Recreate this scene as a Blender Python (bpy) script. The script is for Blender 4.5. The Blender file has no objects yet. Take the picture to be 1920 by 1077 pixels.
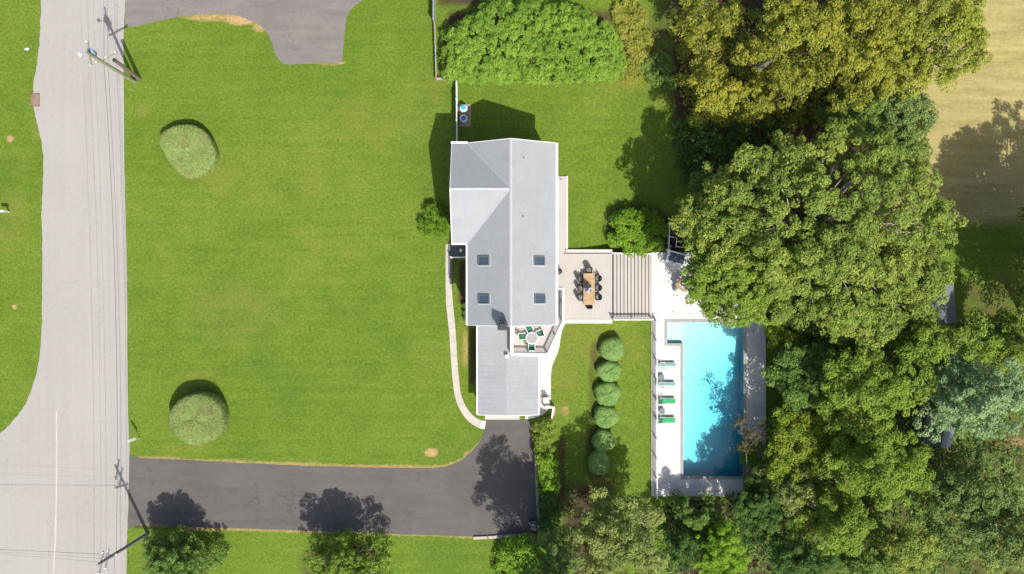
import bpy, bmesh, math, random
import numpy as np
from mathutils import Vector, Matrix

SC = bpy.context.scene
COL = SC.collection
S, H = 0.05, 86.0                       # metres per ground pixel, camera height

# ---------------------------------------------------------------- camera, sky, sun, exposure
cam_d = bpy.data.cameras.new('camera')
cam_d.sensor_width = 36.0
cam_d.lens = 18.0 * H / 48.0
cam_d.clip_start = 1.0
cam_d.clip_end = 3000.0
cam = bpy.data.objects.new('camera', cam_d)
cam.location = (0, 0, H)
COL.objects.link(cam)
SC.camera = cam

SUN_EL = math.radians(57.0)
SUN_AZ = math.radians(180.0 - 27.0)     # clockwise from the top of the picture
sun_dir = Vector((math.sin(SUN_AZ) * math.cos(SUN_EL), math.cos(SUN_AZ) * math.cos(SUN_EL), math.sin(SUN_EL)))
W = bpy.data.worlds.new('World')
SC.world = W
W.use_nodes = True
wn = W.node_tree.nodes
wn.clear()
sky = wn.new('ShaderNodeTexSky')
sky.sky_type = 'NISHITA'
sky.sun_disc = False
sky.dust_density = 3.0
sky.ozone_density = 0.6
sky.sun_elevation = SUN_EL
sky.sun_rotation = SUN_AZ
bg = wn.new('ShaderNodeBackground')
bg.inputs['Strength'].default_value = 0.12
wo = wn.new('ShaderNodeOutputWorld')
W.node_tree.links.new(sky.outputs[0], bg.inputs[0])
W.node_tree.links.new(bg.outputs[0], wo.inputs[0])
sun_d = bpy.data.lights.new('sun', 'SUN')
sun_d.energy = 4.3
sun_d.angle = math.radians(0.53)
sun_d.color = (1.0, 0.955, 0.88)
sun = bpy.data.objects.new('sun', sun_d)
sun.rotation_euler = sun_dir.to_track_quat('Z', 'Y').to_euler()
sun.location = sun_dir * 200
COL.objects.link(sun)
SC.view_settings.view_transform = 'Standard'
SC.view_settings.look = 'None'
SC.view_settings.gamma = 1.0
SC.view_settings.use_curve_mapping = False
SC.view_settings.exposure = 0.40
SC.render.engine = 'CYCLES'
SC.cycles.max_bounces = 10
SC.cycles.transparent_max_bounces = 12
SC.cycles.caustics_reflective = False
SC.cycles.caustics_refractive = False

rnd = random.Random(7)


# ---------------------------------------------------------------- helpers
def gz(u):
    """ground height (m) at true pixel offset u east of the picture centre"""
    t = np.clip((np.asarray(u, float) - 112.0) / (262.0 - 112.0), 0, 1)
    return -1.65 * t * t * (3 - 2 * t)


def P(px, py, z=0.0):
    k = (H - z) / H
    return Vector(((px - 960) * S * k, -(py - 538.5) * S * k, z))


def G(px, py, dz=0.0):
    """the ground point seen at a photo pixel"""
    z = 0.0
    for _ in range(4):
        z = float(gz((px - 960) * (H - z) / H))
    p = P(px, py, z)
    p.z += dz
    return p


def U(u, v, z):
    """true offsets in ground pixels (east, south) and height"""
    return Vector((u * S, -v * S, z))


class MB:
    def __init__(s):
        s.v, s.f = [], []

    def add(s, vs, fs):
        n = len(s.v)
        s.v += [tuple(a) for a in vs]
        s.f += [tuple(n + i for i in f) for f in fs]
        return s

    def box(s, c, size, rz=0.0, tilt=None):
        c = Vector(c)
        hx, hy, hz = size[0] / 2, size[1] / 2, size[2] / 2
        m = Matrix.Rotation(rz, 3, 'Z')
        if tilt is not None:
            m = m @ tilt
        vs = [c + m @ Vector((x * hx, y * hy, z * hz)) for z in (-1, 1) for x, y in ((-1, -1), (1, -1), (1, 1), (-1, 1))]
        return s.add(vs, [(3, 2, 1, 0), (4, 5, 6, 7), (0, 1, 5, 4), (1, 2, 6, 5), (2, 3, 7, 6), (3, 0, 4, 7)])

    def bbox(s, lo, hi):
        lo, hi = Vector(lo), Vector(hi)
        return s.box((lo + hi) / 2, [abs(a) for a in (hi - lo)])

    def prism(s, poly, z0, z1):
        """poly: list of (x, y); heights z0 < z1"""
        a = sum(poly[i][0] * poly[(i + 1) % len(poly)][1] - poly[(i + 1) % len(poly)][0] * poly[i][1] for i in range(len(poly)))
        if a < 0:
            poly = poly[::-1]
        n = len(poly)
        vs = [(p[0], p[1], z0) for p in poly] + [(p[0], p[1], z1) for p in poly]
        fs = [tuple(range(n))[::-1], tuple(range(n, 2 * n))]
        fs += [(i, (i + 1) % n, n + (i + 1) % n, n + i) for i in range(n)]
        return s.add(vs, fs)

    def slab(s, pts, t):
        """3-D polygon given counter-clockwise from above, thickened downwards"""
        n = len(pts)
        vs = [Vector(p) for p in pts] + [Vector(p) - Vector((0, 0, t)) for p in pts]
        fs = [tuple(range(n)), tuple(range(n, 2 * n))[::-1]]
        fs += [(n + i, n + (i + 1) % n, (i + 1) % n, i) for i in range(n)]
        return s.add(vs, fs)

    def sheet(s, pts):
        return s.add(pts, [tuple(range(len(pts)))])

    def tube(s, pts, rad, n=6, cap=True):
        pts = [Vector(p) for p in pts]
        if not isinstance(rad, (list, tuple)):
            rad = [rad] * len(pts)
        vs, fs = [], []
        for i, p in enumerate(pts):
            d = (pts[min(i + 1, len(pts) - 1)] - pts[max(i - 1, 0)]).normalized()
            a = d.cross(Vector((0, 0, 1)) if abs(d.z) < 0.9 else Vector((1, 0, 0))).normalized()
            b = d.cross(a)
            for k in range(n):
                t = 2 * math.pi * k / n
                vs.append(p + (a * math.cos(t) + b * math.sin(t)) * rad[i])
        for i in range(len(pts) - 1):
            for k in range(n):
                fs.append((i * n + k, i * n + (k + 1) % n, (i + 1) * n + (k + 1) % n, (i + 1) * n + k))
        if cap:
            fs.append(tuple(range(n))[::-1])
            fs.append(tuple((len(pts) - 1) * n + k for k in range(n)))
        return s.add(vs, fs)

    def lathe(s, c, prof, n=16, star=0.0, lobes=8):
        """prof: list of (r, z) upwards"""
        c = Vector(c)
        vs, fs = [], []
        for r, z in prof:
            for k in range(n):
                t = 2 * math.pi * k / n
                q = r * (1 + star * math.cos(lobes * t))
                vs.append(c + Vector((q * math.cos(t), q * math.sin(t), z)))
        m = len(prof)
        for i in range(m - 1):
            for k in range(n):
                fs.append((i * n + k, i * n + (k + 1) % n, (i + 1) * n + (k + 1) % n, (i + 1) * n + k))
        fs.append(tuple(range(n))[::-1])
        fs.append(tuple((m - 1) * n + k for k in range(n)))
        return s.add(vs, fs)

    def build(s, name, m, parent=None, smooth=False, bevel=0.0):
        o0 = worldpos(parent) if parent else Vector((0, 0, 0))
        me = bpy.data.meshes.new(name)
        me.from_pydata([tuple(Vector(p) - o0) for p in s.v], [], s.f)
        me.validate()
        bm = bmesh.new()
        bm.from_mesh(me)
        bmesh.ops.recalc_face_normals(bm, faces=bm.faces)
        if bevel:
            bmesh.ops.bevel(bm, geom=bm.edges[:], offset=bevel, segments=1, affect='EDGES', clamp_overlap=True)
        bm.to_mesh(me)
        bm.free()
        for mm in (m if isinstance(m, (list, tuple)) else [m]):
            me.materials.append(mm)
        if smooth:
            me.polygons.foreach_set('use_smooth', [True] * len(me.polygons))
        return link(name, me, parent)


def link(name, me, parent=None):
    o = bpy.data.objects.new(name, me)
    COL.objects.link(o)
    if parent:
        o.parent = parent
    return o


def worldpos(o):
    p = Vector((0, 0, 0))
    while o:
        p += o.location
        o = o.parent
    return p


def tag(o, label=None, cat=None, group=None, kind=None):
    if label:
        o['label'] = label
    if cat:
        o['category'] = cat
    if group:
        o['group'] = group
    if kind:
        o['kind'] = kind
    return o


def thing(name, loc, label, cat, group=None):
    o = bpy.data.objects.new(name, None)
    o.empty_display_size = 0.3
    o.location = loc
    COL.objects.link(o)
    return tag(o, label, cat, group)


def recentre(o, base):
    """moves the origin of a top-level mesh built in world space to its base"""
    base = Vector(base)
    o.data.transform(Matrix.Translation(-base))
    o.location = base
    return o


def copy_tree(o, parent=None):
    c = o.copy()
    COL.objects.link(c)
    if parent:
        c.parent = parent
    for ch in list(o.children):
        copy_tree(ch, c)
    return c


def smooth_path(pts, n=8, closed=False):
    """Catmull-Rom through 2-D points"""
    out = []
    m = len(pts)
    rng = range(m if closed else m - 1)
    for i in rng:
        p0 = pts[(i - 1) % m] if closed else pts[max(i - 1, 0)]
        p1 = pts[i]
        p2 = pts[(i + 1) % m]
        p3 = pts[(i + 2) % m] if closed else pts[min(i + 2, m - 1)]
        for k in range(n):
            t = k / n
            out.append(tuple(0.5 * (2 * p1[j] + (p2[j] - p0[j]) * t + (2 * p0[j] - 5 * p1[j] + 4 * p2[j] - p3[j]) * t * t
                                    + (3 * p1[j] - p0[j] - 3 * p2[j] + p3[j]) * t ** 3) for j in range(2)))
    if not closed:
        out.append(tuple(pts[-1]))
    return out


def ragged(pts, amp, seed=1):
    r = random.Random(seed)
    return [(x + r.uniform(-amp, amp), y + r.uniform(-amp, amp)) for x, y in pts]


# ---------------------------------------------------------------- materials
class NT:
    def __init__(s, name):
        s.m = bpy.data.materials.new(name)
        s.m.use_nodes = True
        s.t = s.m.node_tree
        s.t.nodes.clear()
        s.out = s.t.nodes.new('ShaderNodeOutputMaterial')

    def n(s, typ, **kw):
        nd = s.t.nodes.new('ShaderNode' + typ)
        for k, v in kw.items():
            setattr(nd, k, v)
        return nd

    def l(s, a, b):
        s.t.links.new(a, b)

    def coord(s):
        return s.n('TexCoord').outputs['Object']

    def geo(s):
        return s.n('NewGeometry').outputs['Position']

    def noise(s, vec, scale, detail=4.0, rough=0.55, stretch=None):
        if stretch:
            mp = s.n('Mapping')
            mp.inputs['Scale'].default_value = stretch
            s.l(vec, mp.inputs['Vector'])
            vec = mp.outputs[0]
        nd = s.n('TexNoise')
        nd.inputs['Scale'].default_value = scale
        nd.inputs['Detail'].default_value = detail
        nd.inputs['Roughness'].default_value = rough
        s.l(vec, nd.inputs['Vector'])
        return nd.outputs['Fac']

    def ramp(s, fac, stops, interp='LINEAR'):
        r = s.n('ValToRGB')
        r.color_ramp.interpolation = interp
        e = r.color_ramp.elements
        while len(e) < len(stops):
            e.new(0.5)
        for i, (p, c) in enumerate(stops):
            e[i].position = p
            e[i].color = (c[0], c[1], c[2], 1) if isinstance(c, (tuple, list)) else (c, c, c, 1)
        s.l(fac, r.inputs[0])
        return r.outputs[0]

    def mix(s, fac, a, b, mode='MIX'):
        x = s.n('Mix', data_type='RGBA', blend_type=mode)
        for val, sock in ((fac, x.inputs[0]), (a, x.inputs[6]), (b, x.inputs[7])):
            if isinstance(val, (int, float)):
                sock.default_value = val
            elif isinstance(val, (tuple, list)):
                sock.default_value = (val[0], val[1], val[2], 1)
            else:
                s.l(val, sock)
        return x.outputs[2]

    def math(s, op, a, b=0.0, clamp=False):
        x = s.n('Math', operation=op, use_clamp=clamp)
        for val, sock in ((a, x.inputs[0]), (b, x.inputs[1])):
            if isinstance(val, (int, float)):
                sock.default_value = val
            else:
                s.l(val, sock)
        return x.outputs[0]

    def bump(s, h, strength=0.3, dist=0.05):
        b = s.n('Bump')
        b.inputs['Strength'].default_value = strength
        b.inputs['Distance'].default_value = dist
        s.l(h, b.inputs['Height'])
        return b.outputs[0]

    def pbsdf(s, col, rough=0.7, metal=0.0, normal=None, spec=0.5):
        b = s.n('BsdfPrincipled')
        for val, sock in ((col, b.inputs['Base Color']), (rough, b.inputs['Roughness'])):
            if isinstance(val, (int, float)):
                sock.default_value = val
            elif isinstance(val, (tuple, list)):
                sock.default_value = (val[0], val[1], val[2], 1)
            else:
                s.l(val, sock)
        b.inputs['Metallic'].default_value = metal
        b.inputs['Specular IOR Level'].default_value = spec
        if normal is not None:
            s.l(normal, b.inputs['Normal'])
        return b.outputs[0]

    def done(s, sh):
        s.l(sh, s.out.inputs['Surface'])
        return s.m


def simple(name, col, rough=0.6, var=0.18, scale=3.0, metal=0.0, fine=18.0, bump=0.15, spec=0.4):
    t = NT(name)
    c = t.geo()
    a = t.noise(c, scale)
    b = t.noise(c, fine, 3)
    f = t.math('ADD', t.math('MULTIPLY', a, 0.65), t.math('MULTIPLY', b, 0.35))
    lo = tuple(max(0, x * (1 - var * 1.6)) for x in col)
    hi = tuple(x * (1 + var * 1.6) for x in col)
    cc = t.ramp(f, [(0.3, lo), (0.7, hi)])
    return t.done(t.pbsdf(cc, rough, metal, t.bump(b, bump, 0.02), spec))


def leaf_material(name, cols, patch=0.22, trans=0.19, rough=0.5):
    """cols: dark, mid, light leaf colours; each leaf and each bough takes its own"""
    cols = [(r * 1.70, g * 1.80, b * 1.5) for r, g, b in cols]
    t = NT(name)
    c = t.geo()
    isl = t.n('NewGeometry').outputs['Random Per Island']
    pn = t.noise(c, patch, 3)
    f = t.math('ADD', t.math('MULTIPLY', isl, 0.55), t.math('MULTIPLY', t.math('SUBTRACT', pn, 0.25), 0.9), True)
    col = t.ramp(f, [(0.1, cols[0]), (0.5, cols[1]), (0.92, cols[2])])
    b = t.pbsdf(col, 0.6, 0, None, 0.12)
    tr = t.n('BsdfTranslucent')
    tc = t.mix(0.5, col, tuple(min(1, x * 1.6) for x in cols[2]))
    t.l(tc, tr.inputs['Color'])
    mx = t.n('MixShader')
    mx.inputs[0].default_value = trans
    t.l(b, mx.inputs[1])
    t.l(tr.outputs[0], mx.inputs[2])
    return t.done(mx.outputs[0])


M = {}


def make_materials():
    # lawn, with masks painted on the ground mesh: dry grass, field, dark soil with some painted shade, tan soil
    t = NT('lawn_grass')
    c = t.geo()
    att = t.n('Attribute', attribute_name='cover')
    sep = t.n('SeparateColor')
    t.l(att.outputs['Color'], sep.inputs[0])
    big = t.noise(c, 0.06, 4, 0.6)
    mid = t.noise(c, 0.45, 5, 0.65)
    fine = t.noise(c, 3.2, 4, 0.7)
    streak = t.noise(c, 1.0, 3, 0.6, (0.22, 1.6, 1))
    blade = t.noise(c, 11.0, 2, 0.6)
    mow = t.n('TexWave', wave_type='BANDS', bands_direction='Y', wave_profile='SIN')
    mow.inputs['Scale'].default_value = 0.26
    mow.inputs['Distortion'].default_value = 1.2
    mow.inputs['Detail Scale'].default_value = 0.3
    t.l(c, mow.inputs['Vector'])
    f = t.math('ADD', t.math('MULTIPLY', big, 0.40), t.math('MULTIPLY', mid, 0.28))
    f = t.math('ADD', f, t.math('MULTIPLY', fine, 0.18))
    f = t.math('ADD', f, t.math('MULTIPLY', streak, 0.20))
    f = t.math('ADD', f, t.math('MULTIPLY', mow.outputs['Fac'], 0.022))
    f = t.math('SUBTRACT', f, 0.04)
    green = t.ramp(f, [(0.32, (0.066, 0.122, 0.010)), (0.48, (0.100, 0.160, 0.014)), (0.66, (0.146, 0.196, 0.025))])
    speck = t.noise(c, 4.2, 3, 0.75)
    green = t.mix(0.8, green, t.ramp(speck, [(0.34, 0.70), (0.5, 1.0), (0.66, 1.32)]), 'MULTIPLY')
    green = t.mix(0.55, green, t.ramp(blade, [(0.3, 0.55), (0.7, 1.3)]), 'MULTIPLY')

    def mask(ch, amp=1.0):
        e = t.math('ADD', sep.outputs[ch], t.math('MULTIPLY', t.math('SUBTRACT', mid, 0.5), amp))
        e = t.math('ADD', e, t.math('MULTIPLY', t.math('SUBTRACT', fine, 0.5), amp * 0.8))
        return t.math('MULTIPLY', t.math('SUBTRACT', e, 0.2, True), 1.6, True)
    straw = t.mix(fine, (0.135, 0.145, 0.020), (0.235, 0.205, 0.050))
    col = t.mix(t.math('MULTIPLY', mask('Red', 1.1), 0.36), green, straw)
    field = t.ramp(t.math('ADD', t.math('MULTIPLY', streak, 0.6), t.math('MULTIPLY', fine, 0.4)),
                   [(0.3, (0.22, 0.19, 0.062)), (0.5, (0.31, 0.26, 0.102)), (0.72, (0.41, 0.35, 0.155))])
    col = t.mix(mask('Green', 0.4), col, field)
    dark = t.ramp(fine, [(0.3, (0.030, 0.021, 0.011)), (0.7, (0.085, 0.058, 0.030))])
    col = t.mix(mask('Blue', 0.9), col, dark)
    tan = t.ramp(fine, [(0.3, (0.30, 0.18, 0.075)), (0.7, (0.46, 0.31, 0.15))])
    ea = t.math('ADD', att.outputs['Alpha'], t.math('MULTIPLY', t.math('SUBTRACT', fine, 0.5), 0.6))
    col = t.mix(t.math('MULTIPLY', t.math('SUBTRACT', ea, 0.25, True), 1.7, True), col, tan)
    hgt = t.math('ADD', t.math('MULTIPLY', blade, 0.6), fine)
    M['lawn'] = t.done(t.pbsdf(col, 0.85, 0, t.bump(hgt, 0.6, 0.08), 0.2))

    # pale worn road with tar lines
    t = NT('road_concrete')
    c = t.geo()
    n1, n2, n3 = t.noise(c, 0.12, 5), t.noise(c, 2.4, 5, 0.7), t.noise(c, 30, 2)
    st = t.noise(c, 1.0, 4, 0.6, (2.2, 0.05, 1))
    f = t.math('ADD', t.math('MULTIPLY', n1, 0.3), t.math('ADD', t.math('MULTIPLY', n2, 0.25), t.math('ADD', t.math('MULTIPLY', n3, 0.25), t.math('MULTIPLY', st, 0.2))))
    col = t.ramp(f, [(0.28, (0.262, 0.246, 0.228)), (0.5, (0.318, 0.300, 0.280)), (0.70, (0.352, 0.334, 0.313))])
    cr = t.n('TexVoronoi', feature='DISTANCE_TO_EDGE')
    cr.inputs['Scale'].default_value = 0.16
    wv = t.n('VectorMath', operation='ADD')
    wn_ = t.n('TexNoise')
    wn_.inputs['Scale'].default_value = 0.9
    t.l(c, wn_.inputs['Vector'])
    sc_ = t.n('VectorMath', operation='SCALE')
    sc_.inputs['Scale'].default_value = 2.2
    t.l(wn_.outputs['Color'], sc_.inputs[0])
    t.l(c, wv.inputs[0])
    t.l(sc_.outputs[0], wv.inputs[1])
    t.l(wv.outputs[0], cr.inputs['Vector'])
    crack = t.ramp(cr.outputs['Distance'], [(0.0, 0.80), (0.008, 1.0)])
    col = t.mix(0.4, col, crack, 'MULTIPLY')
    M['road'] = t.done(t.pbsdf(col, 0.9, 0, t.bump(n3, 0.2, 0.01), 0.25))

    def asphalt(name, lo, hi, cracks=0.55):
        t = NT(name)
        c = t.geo()
        n1, n2, n3 = t.noise(c, 0.16, 5, 0.6), t.noise(c, 1.5, 5, 0.7), t.noise(c, 24, 2)
        st = t.noise(c, 1.0, 4, 0.6, (0.16, 1.1, 1))
        f = t.math('ADD', t.math('MULTIPLY', n1, 0.36), t.math('ADD', t.math('MULTIPLY', n2, 0.2), t.math('ADD', t.math('MULTIPLY', n3, 0.14), t.math('MULTIPLY', st, 0.3))))
        col = t.ramp(f, [(0.34, lo), (0.66, hi)])
        cr = t.n('TexVoronoi', feature='DISTANCE_TO_EDGE')
        cr.inputs['Scale'].default_value = 0.22
        wn_ = t.n('TexNoise')
        wn_.inputs['Scale'].default_value = 0.5
        t.l(c, wn_.inputs['Vector'])
        sc_ = t.n('VectorMath', operation='SCALE')
        sc_.inputs['Scale'].default_value = 5.0
        t.l(wn_.outputs['Color'], sc_.inputs[0])
        wv = t.n('VectorMath', operation='ADD')
        t.l(c, wv.inputs[0])
        t.l(sc_.outputs[0], wv.inputs[1])
        mp = t.n('Mapping')
        mp.inputs['Scale'].default_value = (0.45, 1.1, 1)
        t.l(wv.outputs[0], mp.inputs['Vector'])
        t.l(mp.outputs[0], cr.inputs['Vector'])
        crack = t.ramp(cr.outputs['Distance'], [(0.0, 0.50), (0.022, 1.0)])
        part = t.ramp(t.noise(c, 0.13, 2), [(0.44, 0.0), (0.6, 1.0)])
        col = t.mix(t.math('MULTIPLY', part, cracks), col, crack, 'MULTIPLY')
        return t.done(t.pbsdf(col, 0.88, 0, t.bump(n3, 0.3, 0.015), 0.3))
    M['drive'] = asphalt('driveway_asphalt', (0.076, 0.070, 0.066), (0.126, 0.117, 0.110), 0.5)
    M['drive_old'] = asphalt('worn_asphalt', (0.125, 0.112, 0.103), (0.225, 0.205, 0.19), 0.4)
    M['tar'] = simple('tar_seal', (0.12, 0.105, 0.10), 0.7, 0.3, 1.2)
    M['joint_cable_shade'] = simple('joint_shade_paint', (0.285, 0.258, 0.24), 0.8, 0.2, 1.2)  # joint seal tone, also used for the painted cable shadow
    M['pale_joint'] = simple('pale_joint', (0.43, 0.395, 0.365), 0.8, 0.12, 0.6)

    M['walk'] = simple('walk_concrete', (0.44, 0.395, 0.345), 0.85, 0.10, 1.2)
    M['white_walk'] = simple('white_concrete', (0.53, 0.505, 0.475), 0.8, 0.06, 1.0)
    M['apron'] = simple('apron_concrete', (0.46, 0.44, 0.405), 0.8, 0.06, 1.0)

    # deck boards run up the picture
    t = NT('composite_deck')
    c = t.geo()
    wv = t.n('TexWave', wave_type='BANDS', bands_direction='X', wave_profile='SAW')
    wv.inputs['Scale'].default_value = 1.05 / 0.14 * 0.14 * 2.2
    t.l(c, wv.inputs['Vector'])
    n1 = t.noise(c, 1.0, 4, 0.6, (7, 0.4, 1))
    n2 = t.noise(c, 0.5, 3)
    col = t.ramp(t.math('ADD', t.math('MULTIPLY', n1, 0.6), t.math('MULTIPLY', n2, 0.4)),
                 [(0.3, (0.375, 0.345, 0.320)), (0.7, (0.440, 0.410, 0.385))])
    col = t.mix(0.5, col, t.ramp(wv.outputs['Color'], [(0.0, 0.80), (0.12, 1.0)]), 'MULTIPLY')
    M['deck'] = t.done(t.pbsdf(col, 0.7, 0, None, 0.3))
    M['deck_edge'] = simple('deck_border', (0.50, 0.465, 0.44), 0.7, 0.07, 2)
    M['riser'] = simple('dark_riser', (0.035, 0.029, 0.028), 0.7, 0.15, 4)

    # pool terrace stone: faint squares, pale mottling
    t = NT('terrace_stone')
    c = t.geo()
    br = t.n('TexBrick')
    br.offset = 0.5
    br.inputs['Scale'].default_value = 1.0
    br.inputs['Brick Width'].default_value = 0.92
    br.inputs['Row Height'].default_value = 0.61
    br.inputs['Mortar Size'].default_value = 0.008
    br.inputs['Color1'].default_value = (0.55, 0.545, 0.535, 1)
    br.inputs['Color2'].default_value = (0.585, 0.58, 0.57, 1)
    br.inputs['Mortar'].default_value = (0.44, 0.42, 0.405, 1)
    t.l(c, br.inputs['Vector'])
    n1 = t.noise(c, 1.1, 5, 0.65)
    col = t.mix(0.75, br.outputs['Color'], t.ramp(n1, [(0.3, 0.82), (0.7, 1.08)]), 'MULTIPLY')
    M['terrace'] = t.done(t.pbsdf(col, 0.75, 0, t.bump(n1, 0.1, 0.01), 0.3))
    M['coping'] = simple('coping_stone', (0.30, 0.295, 0.28), 0.75, 0.10, 1.6)
    M['plaster'] = simple('pool_plaster', (0.62, 0.90, 0.93), 0.7, 0.03, 0.8)

    # pool water: clear surface over an absorbing body of water
    t = NT('pool_water')
    c = t.geo()
    n1 = t.noise(c, 2.2, 3)
    nb = t.bump(n1, 0.12, 0.05)
    tr = t.n('BsdfTransparent')
    gl = t.n('BsdfGlossy')
    gl.inputs['Roughness'].default_value = 0.04
    t.l(nb, gl.inputs['Normal'])
    fr = t.n('Fresnel')
    fr.inputs['IOR'].default_value = 1.33
    mx = t.n('MixShader')
    t.l(fr.outputs[0], mx.inputs[0])
    t.l(tr.outputs[0], mx.inputs[1])
    t.l(gl.outputs[0], mx.inputs[2])
    va = t.n('VolumeAbsorption')
    va.inputs['Color'].default_value = (0.25, 0.80, 0.885, 1)
    va.inputs['Density'].default_value = 0.60
    t.l(va.outputs[0], t.out.inputs['Volume'])
    M['water'] = t.done(mx.outputs[0])

    # roof shingles: fine courses, slight blotches
    t = NT('roof_shingle')
    c = t.geo()
    cx = t.n('TexCoord').outputs['Object']
    br = t.n('TexBrick')
    br.offset = 0.5
    br.inputs['Scale'].default_value = 1.0
    br.inputs['Brick Width'].default_value = 0.30
    br.inputs['Row Height'].default_value = 0.14
    br.inputs['Mortar Size'].default_value = 0.012
    br.inputs['Color1'].default_value = (0.288, 0.300, 0.310, 1)
    br.inputs['Color2'].default_value = (0.305, 0.317, 0.327, 1)
    br.inputs['Mortar'].default_value = (0.272, 0.284, 0.294, 1)
    mp = t.n('Mapping')
    mp.inputs['Rotation'].default_value = (0, 0, math.radians(90))
    t.l(c, mp.inputs['Vector'])
    t.l(mp.outputs[0], br.inputs['Vector'])
    n1 = t.noise(c, 0.7, 4, 0.6)
    col = t.mix(0.6, br.outputs['Color'], t.ramp(n1, [(0.3, 0.90), (0.7, 1.06)]), 'MULTIPLY')
    M['roof'] = t.done(t.pbsdf(col, 0.85, 0, None, 0.3))
    M['ridge'] = simple('ridge_shingle', (0.40, 0.40, 0.405), 0.8, 0.06, 4)
    M['white'] = simple('white_paint', (0.78, 0.775, 0.76), 0.5, 0.04, 2, bump=0.03)
    M['siding'] = simple('white_siding', (0.70, 0.69, 0.665), 0.6, 0.04, 1)
    M['pvc'] = simple('white_vinyl', (0.70, 0.71, 0.70), 0.45, 0.06, 1.5, bump=0.03)
    M['old_fence'] = simple('weathered_wood', (0.34, 0.31, 0.28), 0.85, 0.2, 3)
    M['brick'] = simple('chimney_masonry', (0.16, 0.15, 0.15), 0.9, 0.2, 5)
    M['dark_metal'] = simple('dark_metal', (0.035, 0.036, 0.038), 0.45, 0.2, 5)
    M['grey_metal'] = simple('grey_metal', (0.33, 0.34, 0.36), 0.45, 0.1, 4)
    t = NT('window_glass')
    M['glass'] = t.done(t.pbsdf((0.02, 0.035, 0.05), 0.05, 0, None, 0.8))
    t = NT('skylight_pane')
    M['sky_glass'] = t.done(t.pbsdf((0.045, 0.075, 0.10), 0.06, 0, None, 0.9))
    M['porch'] = simple('dark_porch_board', (0.135, 0.13, 0.135), 0.75, 0.12, 3)
    M['wood'] = simple('oiled_teak', (0.37, 0.255, 0.12), 0.55, 0.2, 2.2)
    M['brown_wood'] = simple('brown_timber', (0.36, 0.21, 0.11), 0.7, 0.15, 3)
    M['pole_wood'] = simple('pole_timber', (0.15, 0.115, 0.085), 0.9, 0.2, 4)
    M['grey_pole'] = simple('grey_pole_timber', (0.20, 0.20, 0.21), 0.9, 0.2, 4)
    M['green_pole'] = simple('treated_timber', (0.24, 0.25, 0.15), 0.9, 0.2, 4)
    M['wire'] = simple('cable', (0.07, 0.065, 0.065), 0.6, 0.1, 4)
    M['wicker'] = simple('black_wicker', (0.042, 0.042, 0.044), 0.6, 0.3, 20, fine=60, bump=0.5)
    M['cushion'] = simple('grey_cushion', (0.15, 0.16, 0.155), 0.9, 0.12, 6)
    M['green_fabric'] = simple('green_sling', (0.018, 0.30, 0.115), 0.7, 0.15, 5)
    M['dark_green'] = simple('dark_green_sling', (0.03, 0.13, 0.085), 0.7, 0.2, 5)
    M['teal_fabric'] = simple('faded_teal_sling', (0.17, 0.29, 0.27), 0.8, 0.12, 5)
    M['pale_teal'] = simple('pale_sling', (0.40, 0.47, 0.46), 0.8, 0.08, 5)
    M['pinkish'] = simple('sun_bleached_frame', (0.52, 0.44, 0.42), 0.6, 0.08, 5)
    M['tabletop'] = simple('grey_green_slat', (0.13, 0.20, 0.17), 0.6, 0.15, 6)
    t = NT('frosted_glass')
    M['table_glass'] = t.done(t.pbsdf(t.ramp(t.noise(t.geo(), 4), [(0.3, (0.24, 0.24, 0.245)), (0.7, (0.33, 0.325, 0.325))]), 0.15))
    M['blue_lid'] = simple('cyan_lid', (0.02, 0.40, 0.72), 0.4, 0.06, 4)
    M['deep_blue_lid'] = simple('blue_lid', (0.01, 0.13, 0.60), 0.4, 0.06, 4)
    M['tank'] = simple('white_tank', (0.66, 0.66, 0.70), 0.45, 0.05, 4)
    M['pad'] = simple('tan_pad', (0.30, 0.235, 0.17), 0.9, 0.12, 4)
    M['navy'] = simple('navy_lid', (0.055, 0.075, 0.105), 0.5, 0.1, 3)
    M['pole_grey'] = simple('skylight_frame', (0.13, 0.13, 0.135), 0.5, 0.1, 4)
    M['box_grey'] = simple('pale_grey_box', (0.42, 0.45, 0.49), 0.6, 0.06, 3)
    M['black'] = simple('black_plastic', (0.018, 0.019, 0.021), 0.45, 0.2, 5)
    M['bin'] = simple('navy_black_bin', (0.035, 0.04, 0.055), 0.5, 0.15, 5)
    M['rust'] = simple('rusted_iron', (0.23, 0.13, 0.085), 0.85, 0.25, 9)
    M['rust_pale'] = simple('pale_iron', (0.33, 0.25, 0.19), 0.85, 0.2, 9)
    M['stone'] = simple('edging_stone', (0.40, 0.36, 0.31), 0.9, 0.2, 3)
    M['block'] = simple('wall_block', (0.33, 0.29, 0.26), 0.9, 0.15, 3)
    M['blue_glaze'] = simple('transformer_paint', (0.30, 0.45, 0.68), 0.4, 0.08, 4)
    M['stripe_blue'] = simple('blue_canvas', (0.10, 0.17, 0.40), 0.8, 0.1, 6)
    M['stripe_white'] = simple('white_canvas', (0.62, 0.63, 0.66), 0.8, 0.06, 6)
    M['shed_roof'] = simple('slate_shed_roof', (0.15, 0.17, 0.19), 0.8, 0.15, 5)
    M['shed_wall'] = simple('shed_board', (0.20, 0.20, 0.20), 0.8, 0.15, 4)
    M['beige'] = simple('beige_top', (0.55, 0.50, 0.44), 0.6, 0.06, 4)
    M['debris'] = simple('pale_debris', (0.60, 0.60, 0.56), 0.8, 0.1, 6)

    M['bark'] = simple('grey_bark', (0.30, 0.275, 0.24), 0.9, 0.25, 2)
    M['bark_dark'] = simple('brown_bark', (0.12, 0.095, 0.07), 0.9, 0.25, 2)
    L = leaf_material
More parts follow.
